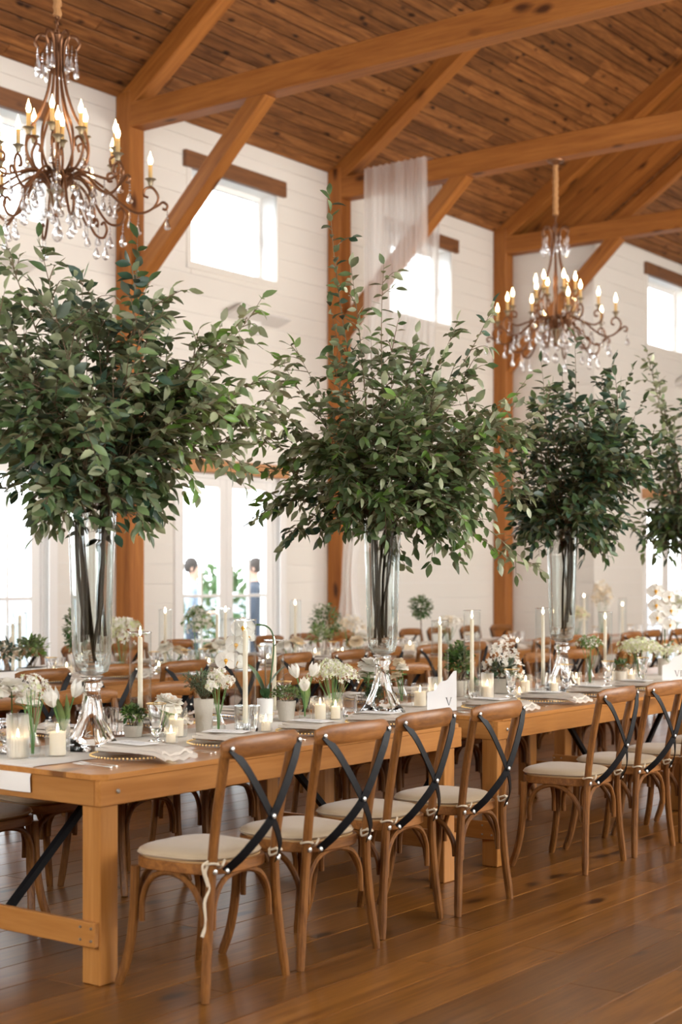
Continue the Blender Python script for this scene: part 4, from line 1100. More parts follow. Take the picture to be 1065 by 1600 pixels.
# --- flowers
def floret(s, n=4):
    m = MB(); vs = [(0,0,0)]; fs = []
    for k in range(n):
        a = 2*pi*k/n; b = pi/n*0.8
        i = len(vs); vs += [(s*0.6*cos(a-b), s*0.6*sin(a-b), s*0.12), (s*cos(a), s*sin(a), s*0.05), (s*0.6*cos(a+b), s*0.6*sin(a+b), s*0.12)]
        fs.append((0, i, i+1, i+2))
    return m.add(vs, fs)
def lace(rx, rz, n, s, seed, stem_h, mats=('petal','greenish'), k_g=0.3, c_z=None, nst=9):
    """cluster of tiny florets on branching stems; origin at the foot of the stems"""
    r = random.Random(seed); t = thing('lace_flower_bunch', None, 'flowers')
    m = MB(); fl = floret(s); cz = c_z if c_z is not None else stem_h
    heads = []
    for k in range(nst):
        a = 2*pi*k/nst*2.4; q = sqrt((k+0.5)/nst)*rx*0.8
        heads.append(Vector((q*cos(a), q*sin(a), cz + rz*(0.9-0.9*(q/rx)**2) + r.uniform(-0.02,0.015))))
    sm = MB()
    for h in heads: sm.tube([(h.x*0.08,h.y*0.08,0.015),(h.x*0.2,h.y*0.2,stem_h*0.6),(h.x*0.9,h.y*0.9,h.z-0.02)], 0.0016, 5)
    for i in range(n):
        h = r.choice(heads); v = rvec(r); v.z = abs(v.z)*0.8 if r.random() < 0.75 else v.z*0.6
        p = h + Vector((v.x*rx*0.42, v.y*rx*0.42, v.z*rz*0.45))
        m.merge(fl, frame(p, rvec(r), v+Vector((0,0,0.3))+rvec(r)*0.4, 0, r.uniform(0.7,1.2)), 1 if r.random() < k_g else 0)
    tag(m.build('florets', [M[k] for k in mats], t, smooth=60), kind='stuff'); sm.build('stems', M['stem'], t)
    return t
def bloom(r0, seed, mat='petal'):
    r = random.Random(seed); m = MB()
    for ring, (n, tilt, s, w) in enumerate(((5,0.25,0.75,0.9),(6,0.65,0.95,0.95),(7,1.05,1.0,0.95),(8,1.45,0.95,0.9))):
        for k in range(n):
            a = 2*pi*(k+0.5*ring)/n + r.uniform(-0.2,0.2); tl = tilt + r.uniform(-0.12,0.12); L = r0*s
            def fn(u, v, a=a, tl=tl, L=L):
                x = (u-0.5)*2*L*w*0.72*sin(min(1, v*1.15)*pi*0.62); cup = 0.35*L*(abs(u-0.5)*2)**2
                ang = tl*(0.45+0.75*v); rr = L*v*sin(ang) - cup*0.5*cos(tl) + 0.02*L; zz = L*v*cos(ang)*0.95 + cup*0.4 + 0.03*L*sin(u*17+v*5)*v
                return (rr*cos(a)-x*sin(a), rr*sin(a)+x*cos(a), zz - r0*0.35)
            m.grid(fn, 4, 4)
    return m
def peony(r0, seed, stem, mat='petal', cen='cream'):
    t = thing('peony', None, 'flower')
    MB().merge(bloom(r0, seed), Matrix.Translation((0,0,stem))).build('bloom', M[mat], t, smooth=80)
    m = MB(); r = random.Random(seed)
    for _ in range(30):
        v = rvec(r); m.tube([(0,0,stem),(v.x*r0*0.3, v.y*r0*0.3, stem+r0*0.35)], 0.0012, 4)
    m.build('stamens', M[cen], t)
    m = MB().tube([(0,0,0.012),(0.004,0,stem*0.5),(0,0,stem)], 0.0028, 6); lf = leaf_geo(0.06,0.026)
    for k in range(3): m.merge(lf, frame(Vector((0,0,stem*0.75)), Vector((cos(k*2.1),sin(k*2.1),0.3)), Vector((0,0,1))))
    m.build('stem', M['stem'], t); return t
def tulip(stem, lean, seed, s=1.0):
    r = random.Random(seed); t = thing('tulip', None, 'flower'); top = Vector((lean[0], lean[1], stem))
    m = MB().tube(bez((0,0,0.01),(0,0,stem*0.5),top-Vector((lean[0]*0.3,lean[1]*0.3,stem*0.3)),top,8), 0.0032*s, 6); m.build('stem', M['stem'], t)
    m = MB(); tl = Vector((lean[0]*1.6, lean[1]*1.6, stem*0.8)).normalized(); Fm = frame(top, tl.orthogonal(), tl)
    for k in range(6):
        a = 2*pi*k/6; o = 0.86 if k % 2 else 1.0
        def fn(u, v, a=a, o=o):
            w = 0.0165*s*sin(min(1.0, v*1.02+0.08)*pi)**0.7; x = (u-0.5)*2*w; rr = o*s*(0.004+0.0195*sin(min(1,v*1.25)*pi*0.62)) - 0.25*abs(x)
            return (rr*cos(a)-x*sin(a), rr*sin(a)+x*cos(a), v*0.062*s)
        m.merge(MB().grid(fn, 4, 6), Fm)
    m.build('petals', M['petal'], t, smooth=80)
    lf = leaf_geo(0.13*s,0.026*s,0.3,0.35)
    MB().merge(lf, frame(Vector((0,0,stem*0.25)), Vector((lean[0]*3+0.15,lean[1]*3,0.9)), Vector((1,0.3,0)))).build('leaf', M['leafE'], t, smooth=60)
    return t
def pot(t, r0, r1, h, square=False, mat='concrete'):
    m = MB()
    if square: 
        m.cbox(-r0,r0,-r1,r1,0,h,0.004); m.build('pot', M[mat], t, smooth=0)
        MB().box(-r0*0.93,r0*0.93,-r1*0.9,r1*0.9,h,h+0.002).build('soil', M['soil'], t, smooth=0)
    else:
        m.lathe([(0.001,0),(r0,0),(r0*1.02,0.005),(r1,h-0.004),(r1*0.98,h),(r1*0.9,h),(r1*0.86,h-0.012),(0.001,h-0.012)], 22); m.build('pot', M[mat], t, smooth=50)
        MB().lathe([(0.001,h-0.009),(r1*0.86,h-0.009)], 16).build('soil', M['soil'], t)
def potted(label, loc, r0, r1, h, rx, rz, n, L, w, mats, seed, square=False, name='potted_plant', cz=None, rz_=0, mat='concrete', ry=None, lo=-0.35):
    t = thing(name, label, 'plant', loc, rz_); pot(t, r0, r1, h, square, mat); r = random.Random(seed)
    m = leaf_ball(n, rx, ry or rx, rz, L, w, r, (0,0,cz if cz is not None else h+rz*0.45), len(mats), lo, 0.35)
    tag(m.build('foliage', [M[k] for k in mats], t, smooth=60), kind='stuff')
    s = MB()
    for k in range(7): a = k*0.9; s.tube([(0.01*cos(a),0.01*sin(a),h-0.01),(rx*0.5*cos(a),rx*0.5*sin(a),(cz or h+rz*0.5))], 0.0018, 5)
    s.build('stems', M['twig'], t); return t
def topiary(label, loc, h, r0, seed, fluffy=False, rz=None):
    t = thing('topiary', label, 'plant', loc); pot(t, 0.055, 0.065, 0.09); r = random.Random(seed); rz = rz or r0
    tag(leaf_ball(520, r0, r0, rz, 0.034, 0.016, r, (0,0,h), 2, -1, 0.45).build('foliage', [M['box'],M['leafB']], t, smooth=60), kind='stuff')
    MB().tube([(0,0,0.08),(0.006,0,h*0.6),(0,0,h)], 0.006, 6).build('trunk', M['bark'], t); return t

# --- place settings
def setting():
    t = thing('charger_plate', None, 'plate')
    m = MB(); m.lathe([(0.001,0.004),(0.10,0.004),(0.115,0.006),(0.158,0.015),(0.160,0.017),(0.156,0.0175),(0.112,0.0095),(0.001,0.0075)], 36); m.build('plate', M['plate'], t, smooth=60)
    m = MB()
    for k in range(64):
        a = 2*pi*k/64; c = (0.158*cos(a),0.158*sin(a),0.0185); m.lathe([(0.0005,-0.005),(0.0048,0),(0.0005,0.005)], 6, c)
    tag(m.build('beaded_rim', M['gold'], t, smooth=80), kind='stuff'); return t
def napkin():
    t = thing('linen_napkin', None, 'napkin')
    def fold(z0, y0, y1, hw, ph):
        def fn(u, v):
            y = y0+(y1-y0)*v; x = (u-0.5)*2*hw*(1+0.05*sin(v*4+ph))
            over = max(0.0, abs(y)-0.17); z = z0 + 0.006*sin(u*9+ph)*sin(v*5+ph)+0.004*sin(u*19+v*3) - min(0.014, over*0.25)
            return (x, y, z)
        return fn
    def slab_(fn, nu, nv, th):
        m = MB(); m.grid(fn, nu, nv); m.grid(lambda u,v: (lambda p:(p[0],p[1],p[2]-th))(fn(1-u,v)), nu, nv)
        def rim(u,v):
            a = u*4; s = int(min(3.999,a)); k = a-s
            q = ((k,0),(1,k),(1-k,1),(0,1-k))[s]; p = fn(*q); return (p[0],p[1],p[2]-th*v)
        m.grid(lambda u,v: rim(1-u,v), 4*nu, 2); return m
    slab_(fold(0.036,-0.225,0.17,0.085,0.3), 14, 24, 0.012).build('cloth', M['napkin'], t, smooth=70)
    slab_(fold(0.047,-0.205,0.15,0.078,1.4), 14, 24, 0.010).build('top_fold', M['napkin'], t, smooth=70)
    return t
def menu():
    t = thing('menu_card', None, 'card')
    MB().cbox(-0.05,0.05,-0.09,0.09,0,0.002,0.0005).build('card', M['card'], t, smooth=0)
    m = MB()
    for k in range(7):
        L = (0.018,0.03,0.022,0.032,0.026,0.03,0.016)[k]; m.box(-L,L,0.055-0.017*k-0.001,0.055-0.017*k+0.001,0.0021,0.0023)
    m.build('printed_lines', M['ink'], t, smooth=0); return t
def cutlery(kind):
    def f():
        t = thing(kind, None, 'cutlery'); m = MB()
        m.tube([(0,-0.1,0.004),(0,-0.06,0.005),(0,0.0,0.006),(0,0.035,0.005)], [0.0065,0.005,0.0032,0.003], 8, sq=(0.35,1), up=(0,0,1)); m.build('handle', M['silver'], t)
        m = MB()
        if kind == 'fork':
            m.tube([(0,0.034,0.005),(0,0.05,0.004),(0,0.062,0.004)], [0.003,0.010,0.012], 8, sq=(0.18,1), up=(0,0,1))
            for k in range(4): m.tube([(0.0065*(k-1.5),0.06,0.004),(0.0065*(k-1.5),0.098,0.007)], [0.0018,0.0012], 5)
            m.build('tines', M['silver'], t)
        elif kind == 'table_knife':
            m.tube([(0,0.03,0.005),(0.001,0.06,0.005),(0.002,0.1,0.005),(0.005,0.125,0.005)], [0.006,0.010,0.010,0.003], 6, sq=(0.14,1), up=(0,0,1)); m.build('blade', M['silver'], t)
        else:
            m.lathe([(0.001,0.0),(0.012,0.002),(0.02,0.008)], 14, (0,0,0)); m2 = MB().merge(m, Matrix.Translation((0,0.06,0.002)) @ Matrix.Diagonal((0.9,1.5,0.8,1))); m2.build('bowl', M['silver'], t)
        return t
    return f
def lay(x, y, face, who, cut=True):
    s = 1 if face > 0 else -1; rz = 0 if s > 0 else pi
    place('charger', setting, 'beaded glass plate '+who, (x,y,TZ+0.004), rz, 'charger plates')
    place('napkin', napkin, 'linen napkin on the plate '+who, (x+0.05*s,y,TZ+0.004), rz+0.12*sin(x*9), 'linen napkins')
    place('menu', menu, 'menu card on the napkin '+who, (x+0.04*s,y+0.03*s,TZ+0.060), rz+0.1+0.2*sin(x*7), 'menu cards')
    if cut:
        place('fork', cutlery('fork'), 'outer silver fork left of the plate '+who, (x-0.235*s,y-0.03*s,TZ+0.001), rz, 'silver cutlery')
        place('fork', cutlery('fork'), 'inner silver fork left of the plate '+who, (x-0.198*s,y-0.02*s,TZ+0.001), rz, 'silver cutlery')
        place('table_knife', cutlery('table_knife'), 'silver knife right of the plate '+who, (x+0.195*s,y-0.03*s,TZ+0.001), rz, 'silver cutlery')
        place('spoon', cutlery('spoon'), 'silver spoon right of the knife and plate '+who, (x+0.228*s,y-0.03*s,TZ+0.001), rz, 'silver cutlery')
# ------------------------------------------------------------------ the front table, laid from left to right
seats = [('nearest the camera',4.15),('at the second near place',4.70),('at the third near place',5.28),('at the fourth near place',5.80),('before the lone chair',6.83),('at the sixth near place',7.42),('at the seventh near place',8.0),('at the eighth near place',8.6)]
for w, x in seats: lay(x, 4.115, 1, w, True)
fars = [('at the first far place of the front table',3.98),('at the second far place of the front table',4.55),('at the third far place of the front table',5.14),('at the fourth far place of the front table',5.72),('at the fifth far place of the front table',6.8),('at the sixth far place of the front table',7.36),('at the seventh far place of the front table',7.95)]
for w, x in fars: lay(x, 4.90, -1, w, False)
def A(px, py): p = at(px, py, ZR); return (p.x, p.y, ZR)
def B(px, Y, z=ZR): p = onY(px, Y, z); return (p.x, p.y, z)

# left cluster
def glass_bowl():
    t = thing('pressed_glass_bowl', None, 'bowl'); m = MB()
    m.fluted([(0.001,0.0),(0.045,0.0),(0.048,0.006),(0.018,0.02),(0.02,0.04),(0.055,0.06),(0.075,0.10),(0.082,0.13),(0.078,0.13),(0.07,0.10),(0.048,0.065),(0.001,0.05)], 12, 0.06); m.build('glass_body', M['glass'], t, smooth=60); return t
c = A(12,1176); place('bowl', glass_bowl, 'pressed glass footed bowl of white peonies at the left edge', c)
for i, (dx, dy, s, r0) in enumerate([(-0.045,0.0,0.20,0.068),(0.05,0.03,0.21,0.066),(0.03,-0.05,0.165,0.05),(-0.04,0.06,0.25,0.06)]):
    o = peony(r0, 30+i, s); o['label'] = ('large white peony leaning left in the pressed glass bowl','large white peony on the right of the pressed glass bowl','small low white peony at the front of the pressed glass bowl','tall white peony at the back of the pressed glass bowl')[i]; o.location = (c[0]+dx, c[1]+dy, c[2]+0.055); o.rotation_euler = (0.15*(i-1), 0.2*(i % 2)-0.1, i); o['group'] = 'peonies in the glass bowl'
lit('with frosted glow beside the bowl of peonies', A(28,1184), 0.043, 0.17, 0.09, 'frost', 'tall ribbed candle glass')
c = A(51,1184); place('bud1', budvase(), 'round bud vase of white lace flowers at the left front', c); o = lace(0.075,0.10,170,0.010,5,0.16,c_z=0.20,nst=12); o['label'] = 'airy white lace flowers in the left front bud vase'; o.location = c
lit('in front of the white tulips', A(90,1181), 0.047, 0.14, 0.105)
c = B(97, 4.56); place('cv1', cylvase(0.035,0.13), 'clear glass of white tulips behind the burning candle', c)
for i, (l, s) in enumerate([((-0.045,0.0),0.165),((0.035,-0.03),0.20),((0.0,0.04),0.165)]):
    o = tulip(s, l, i, 1.25); o.location = (c[0],c[1],c[2]+0.012); o['label'] = ('white tulip leaning left above the burning candle','tallest white tulip leaning right above the burning candle','white tulip behind the other two above the burning candle')[i]; o['group'] = 'tulips at the left'
lit('by the foot of the left tall vase', A(158,1163), 0.028, 0.075, 0.045, 'ribbed', 'small ribbed votive glass')
place('tumbler', tumbler, 'cut glass tumbler right of the left tall vase foot', B(186,4.80), 0.3, 'cut glass tumblers')
place('tumbler', tumbler, 'cut glass tumbler at the far side behind the left tall vase foot', B(172,4.86), 0.9, 'cut glass tumblers')
potted('little boxwood bush in a low concrete pot right of the left tall vase', A(208,1151), 0.036,0.043,0.05, 0.055,0.052, 330, 0.022,0.012, ['box','leafE'], 3, cz=0.088)
place('goblet', goblet, 'clear footed glass with gilt rim beside the little boxwood', A(244,1160), 0, 'footed glasses')
c = B(252,4.58); place('cv2', cylvase(0.04,0.09), 'low glass of white peonies behind the footed glass', c)
for i, (dx, dy, s, r0) in enumerate([(-0.01,0,0.155,0.062),(0.085,-0.02,0.125,0.045)]):
    o = peony(r0, 50+i, s, cen='lip'); o.location = (c[0]+(dx if i == 0 else 0.02), c[1]+(dy if i == 0 else 0), c[2]+0.01); o.rotation_euler = (0.3, 0.1 if i == 0 else 0.55, i); o['label'] = ('open white peony with yellow stamens left of the ribbed pillar candle','white peony leaning right over the ribbed pillar candle')[i]; o['group'] = 'peonies in the low glass'
hurr('behind the little boxwood', B(219,4.66), 0.46, 0.43)
lit('between the peonies and the rosemary pot', A(275,1151), 0.048, 0.125, 0.085)
lit('in front of the ribbed pillar candle', A(267,1161), 0.029, 0.07, 0.045, 'ribbed', 'small ribbed votive glass')
# rosemary pot
c = A(318,1143)
t = thing('potted_rosemary', 'rosemary bush in a tall concrete pot', 'plant', c); pot(t, 0.034, 0.046, 0.15); r = random.Random(9); m = MB(); lg = leaf_geo(0.02,0.0045,0.1,0.1); sm = MB()
for k in range(42):
    a = r.uniform(0,2*pi); q = r.uniform(0.03,0.13); h = r.uniform(0.03,0.10)*(1.2-q*4) + 0.02
    p = bez((0.01*cos(a),0.01*sin(a),0.145),(q*0.3*cos(a),q*0.3*sin(a),0.17+h*0.4),(q*0.8*cos(a),q*0.8*sin(a),0.16+h),(q*cos(a),q*sin(a),0.165+h),10); sm.tube(p, 0.0014, 4)
    for i in range(1,10):
        for j in range(4):
            v = rvec(r); m.merge(lg, frame(p[i].lerp(p[i+1],r.random()), (p[i+1]-p[i]).normalized()*0.9+v*0.9, Vector((0,0,1))+v*0.3, 0, r.uniform(0.8,1.2)))
tag(m.build('foliage', M['rosemary'], t, smooth=0), kind='stuff'); sm.build('stems', M['twig'], t)
c = A(341,1149); place('bud1', budvase(), 'round bud vase of white waxflowers in front of the rosemary pot', c)
o = lace(0.065,0.07,230,0.012,15,0.16,('petal','greenish'),0.12,0.20,8); o['label'] = 'white waxflower sprigs in the bud vase in front of the rosemary pot'; o.location = c
# cylinder, orchid
hurr('left of the orchid', A(383,1144), 0.51, 0.455)
place('tumbler', tumbler, 'cut glass tumbler in front of the orchid', A(392,1142), 0.5, 'cut glass tumblers')
place('tumbler', tumbler, 'cut glass tumbler left of the orchid pot', B(380,4.45), 1.5, 'cut glass tumblers')
lit('in front of the orchid pot', A(415,1143), 0.03, 0.078, 0.05, 'ribbed', 'small ribbed votive glass')
def blossom(s):
    m = MB(); lf = MB()
    for k, (a, L, w) in enumerate(((pi/2,0.042,0.036),(pi*1.22,0.040,0.03),(pi*1.78,0.040,0.03),(0.12,0.044,0.062),(pi-0.12,0.044,0.062))):
        def fn(u, v, a=a, L=L, w=w):
            x = (u-0.5)*w*sin(pi*min(1,0.12+v*0.86))**0.6; y = v*L; z = 0.006*(1-v)+ (0.004 if w > 0.05 else 0)+0.01*(abs(u-0.5)*2)**2*0.6 - 0.006*v*v
            return (s*(y*cos(a)-x*sin(a)), s*(y*sin(a)+x*cos(a)), s*z)
        m.grid(fn, 6, 6)
    return m
def orchid(label, loc, rz, pts, blooms, ph, face, potmat='ceramic', cap=True):
    t = thing('orchid', label, 'plant', loc, rz); pot(t, 0.036, 0.04, ph, False, potmat)
    st = spline(pts, 5); MB().tube(st, [0.0042]*(len(st)-3)+[0.0035,0.003,0.0025], 8).build('flower_stem', M['orchid_stem'], t)
    MB().tube([(pts[0][0]-0.006,pts[0][1],ph-0.01),(pts[0][0]-0.01,pts[0][1],ph+0.22)], 0.0025, 6).build('support_stick', M['twig'], t)
    for (p, s, f) in blooms:
        f = Vector(f).normalized(); R_ = frame(Vector(p), Vector((0,0,1)).cross(f), f)
        b = MB().merge(blossom(s), R_).build('blossom', M['petal'], t, smooth=80)
        m = MB(); l = MB(); l.lathe([(0.001,0.0),(0.006*s,0.006*s),(0.008*s,0.012*s),(0.003*s,0.019*s),(0.0005,0.021*s)], 8); l.tube([(0,0,0.006*s),(0,-0.014*s,0.014*s)], [0.005*s,0.002*s], 6); m.merge(l, R_); m.build('lip', M['lip'], b)
        MB().tube([Vector(p), Vector(p)-f*0.02+Vector((0,0,0.012))], 0.0018, 5).build('stalk', M['orchid_stem'], b)
    for (a, L, w, up) in face:
        m = MB()
        def fn(u, v):
            x = (u-0.5)*w*sin(pi*min(1,0.1+v*0.88))**0.7; rr = L*0.42*v**1.3; z = ph + L*(v-0.28*v*v)*up + 0.25*abs(x)
            return (rr*cos(a)-x*sin(a), rr*sin(a)+x*cos(a), z)
        m.grid(fn, 6, 12); m.build('strap_leaf', M['orchid_leaf'], t, smooth=80)
    return t
c = B(414, 4.64); ra = atan2(RIGHT.y, RIGHT.x)               # local x = to the right in the room view, y = away
s0 = [(0.01,0,0.08),(0.025,0.0,0.2),(0.04,0.005,0.33),(0.038,0.005,0.42),(0.01,0.0,0.462),(-0.04,-0.01,0.472),(-0.075,-0.02,0.462)]
orchid('white orchid with an arching stem and two strap leaves in a white ribbed pot', c, ra, s0,
    [((-0.105,-0.03,0.455),1.35,(0.1,-1,0.1)),((-0.135,-0.02,0.375),1.35,(-0.25,-1,-0.05)),((-0.185,-0.03,0.30),1.25,(-0.1,-1,0)),((-0.145,0.01,0.29),1.1,(0.5,-0.8,0)),((-0.085,-0.01,0.42),1.1,(0.7,-0.7,0.2))], 0.115, [(pi*0.05,0.24,0.075,0.9),(pi*0.92,0.22,0.07,1.05),(pi*1.5,0.12,0.05,0.6)])
hurr('right of the orchid stem', B(428,4.74), 0.39, 0.35)
place('goblet', goblet, 'clear footed glass behind the orchid leaves', B(443,4.86), 0, 'footed glasses')
potted('thyme in a tapered concrete pot', A(447,1126), 0.036,0.048,0.098, 0.085,0.045, 380, 0.014,0.010, ['leafE','leafB'], 13, cz=0.125)
c = B(476,4.52); place('cv3', cylvase(0.034,0.12), 'clear glass of white tulips right of the thyme pot', c)
for i, (l, s) in enumerate([((-0.035,0.02),0.20),((0.03,-0.02),0.205),((-0.04,-0.03),0.14)]):
    o = tulip(s, l, 10+i, 1.15); o.location = (c[0],c[1],c[2]+0.012); o['label'] = ('white tulip leaning left right of the thyme pot','white tulip leaning right beside the lace flowers','lowest white tulip close above the thyme')[i]; o['group'] = 'tulips by the thyme pot'
c = B(520,4.50); place('cv4', cylvase(0.048,0.13), 'clear glass holding a mass of white lace flowers', c)
o = lace(0.125,0.10,900,0.0085,25,0.12,('petal','greenish'),0.4,0.165,16); o['label'] = 'wide mass of white and green lace flowers left of the middle tall vase'; o.location = c
lit('before the mass of lace flowers, left one', A(500,1125), 0.04, 0.115, 0.085, 'ribbed', 'ribbed candle glass')
lit('before the mass of lace flowers, right one', A(524,1124), 0.034, 0.105, 0.07, 'ribbed', 'ribbed candle glass')
place('tumbler', tumbler, 'cut glass tumbler right of the lace flowers', B(546,4.46), 0.2, 'cut glass tumblers')
potted('small leafed bush in a low rectangular concrete trough', A(583,1109), 0.055,0.035,0.045, 0.075,0.055, 420, 0.022,0.010, ['box','leafA','leafD'], 17, True, cz=0.085, rz_=0.5, ry=0.05)
c = B(572,4.62); place('cv5', cylvase(0.035,0.13), 'clear glass of peonies behind the concrete trough', c)
for i, (dx, s, r0) in enumerate([(0.0,0.24,0.062),(0.055,0.20,0.05)]):
    o = peony(r0, 70+i, s); o.location = (c[0]+dx*0.4,c[1],c[2]+0.01); o.rotation_euler = (0.1, 0.35*i, i); o['label'] = ('big white peony left of the middle tall vase','smaller white peony behind the stem of the middle tall vase')[i]; o['group'] = 'peonies by the middle vase'
c = B(628,4.66); place('bud1', budvase(), 'round bud vase of spray roses right of the middle tall vase', c)
for i, (dx, dz) in enumerate([(0.0,0.20),(0.03,0.16),(-0.03,0.235)]):
    o = peony(0.035, 90+i, dz, 'cream' if i else 'petal'); o.location = (c[0]+dx*0.3,c[1],c[2]+0.01); o.rotation_euler = (0, dx*8, i*2); o['label'] = ('white spray rose right of the middle tall vase','cream spray rose leaning right of the middle tall vase','high cream spray rose beside the middle tall vase stem')[i]; o['group'] = 'spray roses'
lit('left of the table number card', A(656,1104), 0.047, 0.125, 0.09, 'ribbed', 'ribbed candle glass')
lit('behind the table number card', B(680,4.74), 0.042, 0.125, 0.06, 'frost', 'frosted candle glass')
hurr('behind the table number card', B(687,4.64), 0.455, 0.42)
# cards
def glyph(m, ch, x, h, y):
    def quad(pts): m.add([(p[0],y,p[1]+0.026) for p in pts], [tuple(range(len(pts)))])
    if ch == 'V':
        quad([(x,h),(x+0.13*h,h),(x+0.42*h,0.0),(x+0.36*h,0)]); quad([(x+0.36*h,0),(x+0.42*h,0),(x+0.70*h,h),(x+0.65*h,h)])
        quad([(x-0.06*h,h*0.965),(x+0.22*h,h*0.965),(x+0.22*h,h),(x-0.06*h,h)]); quad([(x+0.56*h,h*0.965),(x+0.78*h,h*0.965),(x+0.78*h,h),(x+0.56*h,h)]); return x+0.9*h
    quad([(x+0.08*h,0),(x+0.2*h,0),(x+0.2*h,h),(x+0.08*h,h)]); quad([(x,0),(x+0.28*h,0),(x+0.28*h,h*0.035),(x,h*0.035)]); quad([(x,h*0.965),(x+0.28*h,h*0.965),(x+0.28*h,h),(x,h)]); return x+0.36*h
def number_card(label, text, loc, w, h, tx):
    t = thing('table_number_card', label, 'card', loc, ra)
    top = [(0.0,0.0),(w,0.0),(w,h)] + [(w-(w)*k/10*1.0, h*(1-0.60*(k/10))+0.010*sin(k*1.45)) for k in range(1,11)]
    m = MB(); n = len(top); m.add([(x,-0.0015,z) for x,z in top]+[(x,0.0015,z) for x,z in top], [tuple(range(n)), tuple(range(2*n-1,n-1,-1))]+[(i,i+n,(i+1) % n+n,(i+1) % n) for i in range(n)])
    m.build('card', M['card'], t, smooth=0)
    m = MB(); x = tx
    for ch in text: x = glyph(m, ch, x, 0.042, -0.0022)
    m.build('numeral', M['ink'], t, smooth=0)
    MB().cbox(w*0.2,w*0.8,-0.012,0.012,-0.001,0.006,0.001).build('stand', M['thin'], t, smooth=0)
    return t
c = A(667,1110); number_card('white torn-edge table number card reading V', 'V', c, 0.155, 0.21, 0.098)
c = A(1034,1063); number_card('white torn-edge table number card reading VI at the right edge', 'VI', c, 0.18, 0.225, 0.085)
# ivy pot
c = B(716,4.76)
t = potted('ivy spilling from a concrete pot behind the number card', c, 0.045,0.055,0.09, 0.075,0.13, 360, 0.034,0.030, ['leafE','leafB','box'], 19, cz=0.18, name='potted_ivy')
m = MB(); r = random.Random(5); lg = leaf_geo(0.04,0.042,0.1,0.2); ml = MB()
for k in range(5):
    a = -1.4+0.35*k; p = bez((0.04*cos(a),0.04*sin(a),0.1),(0.1*cos(a),0.1*sin(a),0.13),(0.12*cos(a),0.12*sin(a),0.05),(0.17*cos(a),0.17*sin(a),0.012),8); m.tube(p, 0.0016, 5)
    for i in range(2,9): ml.merge(lg, frame(p[i], rvec(r)*0.6+Vector((cos(a),sin(a),-0.3)), Vector((0,0,1))+rvec(r)*0.3-AWAY*0.5, 0, r.uniform(0.6,1.1)))
m.build('trailing_stem', M['twig'], t); tag(ml.build('trailing_leaves', M['leafA'], t, smooth=60), kind='stuff')
hurr('right of the ivy', A(737,1091), 0.51, 0.45)
place('tumbler', tumbler, 'cut glass tumbler in front of the taper right of the ivy', A(741,1094), 0.8, 'cut glass tumblers')
lit('left of the white sweet peas', A(761,1092), 0.036, 0.15, 0.085, 'frost', 'tall frosted candle glass')
# stock / sweet-pea trough
c = B(786,4.66)
t = potted('white flowering stock in a concrete trough', c, 0.065,0.05,0.09, 0.10,0.05, 130, 0.06,0.02, ['leafA','leafD'], 21, True, cz=0.12, rz_=0.4, name='potted_flowers')
m = MB(); r = random.Random(8); fl = floret(0.02, 5)
for k in range(9):
    a = k*2.4; q = 0.03+0.012*k; hh = 0.30-0.022*k
    for i in range(16):
        v = rvec(r); p = Vector((q*cos(a),q*sin(a),hh)) + Vector((v.x*0.03,v.y*0.03,v.z*0.045)); m.merge(fl, frame(p, rvec(r), v+Vector((0,0,0.2)), 0, r.uniform(0.7,1.2)))
tag(m.build('blossoms', M['petal'], t, smooth=0), kind='stuff')
place('goblet', goblet, 'clear footed glass with gilt rim in front of the concrete trough', A(798,1090), 0, 'footed glasses')
lit('right of the footed glass at the concrete trough', A(821,1085), 0.037, 0.12, 0.09)
lit('before the footed glass at the concrete trough', A(811,1092), 0.028, 0.07, 0.04, 'ribbed', 'small ribbed votive glass')
hurr('left of the right tall vase', A(848,1079), 0.51, 0.46)
place('tumbler', tumbler, 'cut glass tumbler left of the right tall vase', A(845,1080), 0.1, 'cut glass tumblers')
lit('left of the right tall vase foot', A(866,1081), 0.033, 0.10, 0.06, 'ribbed', 'ribbed candle glass')
place('goblet', goblet, 'clear footed glass with gilt rim before the right tall vase', A(884,1080), 0, 'footed glasses')
lit('right of the right tall vase foot', A(900,1076), 0.034, 0.105, 0.075, 'ribbed', 'ribbed candle glass')
c = B(921,4.55); place('bud1', budvase(), 'round bud vase of greenery right of the right tall vase', c)
o = lace(0.09,0.09,160,0.014,35,0.16,('petal','leafE'),0.55,0.21,9); o['label'] = 'green and white sprigs in the bud vase right of the right tall vase'; o.location = c
place('goblet', goblet, 'clear footed glass with a candle glow right of the green sprigs', A(949,1073), 0, 'footed glasses')
lit('behind the footed glass of the green sprigs', B(952,4.62), 0.036, 0.12, 0.07)
hurr('between the green sprigs and the pale hydrangea', B(945,4.78), 0.46, 0.40)
potted('dark small leafed bush left of the pale hydrangea', B(968,4.62), 0.045,0.05,0.06, 0.06,0.05, 220, 0.022,0.011, ['leafA','box'], 27, cz=0.09)
c = B(1000,4.55); place('cv4', cylvase(0.048,0.13), 'clear glass holding pale green hydrangea', c)
o = lace(0.16,0.12,900,0.011,45,0.12,('petal','greenish'),0.55,0.15,16); o['label'] = 'wide pale green hydrangea heads at the right of the front table'; o.location = c
lit('left of the pale hydrangea glass', A(986,1066), 0.036, 0.12, 0.06)
place('goblet', goblet, 'clear footed glass with gilt rim before the pale hydrangea', A(1004,1066), 0, 'footed glasses')
c = B(1036,4.60)
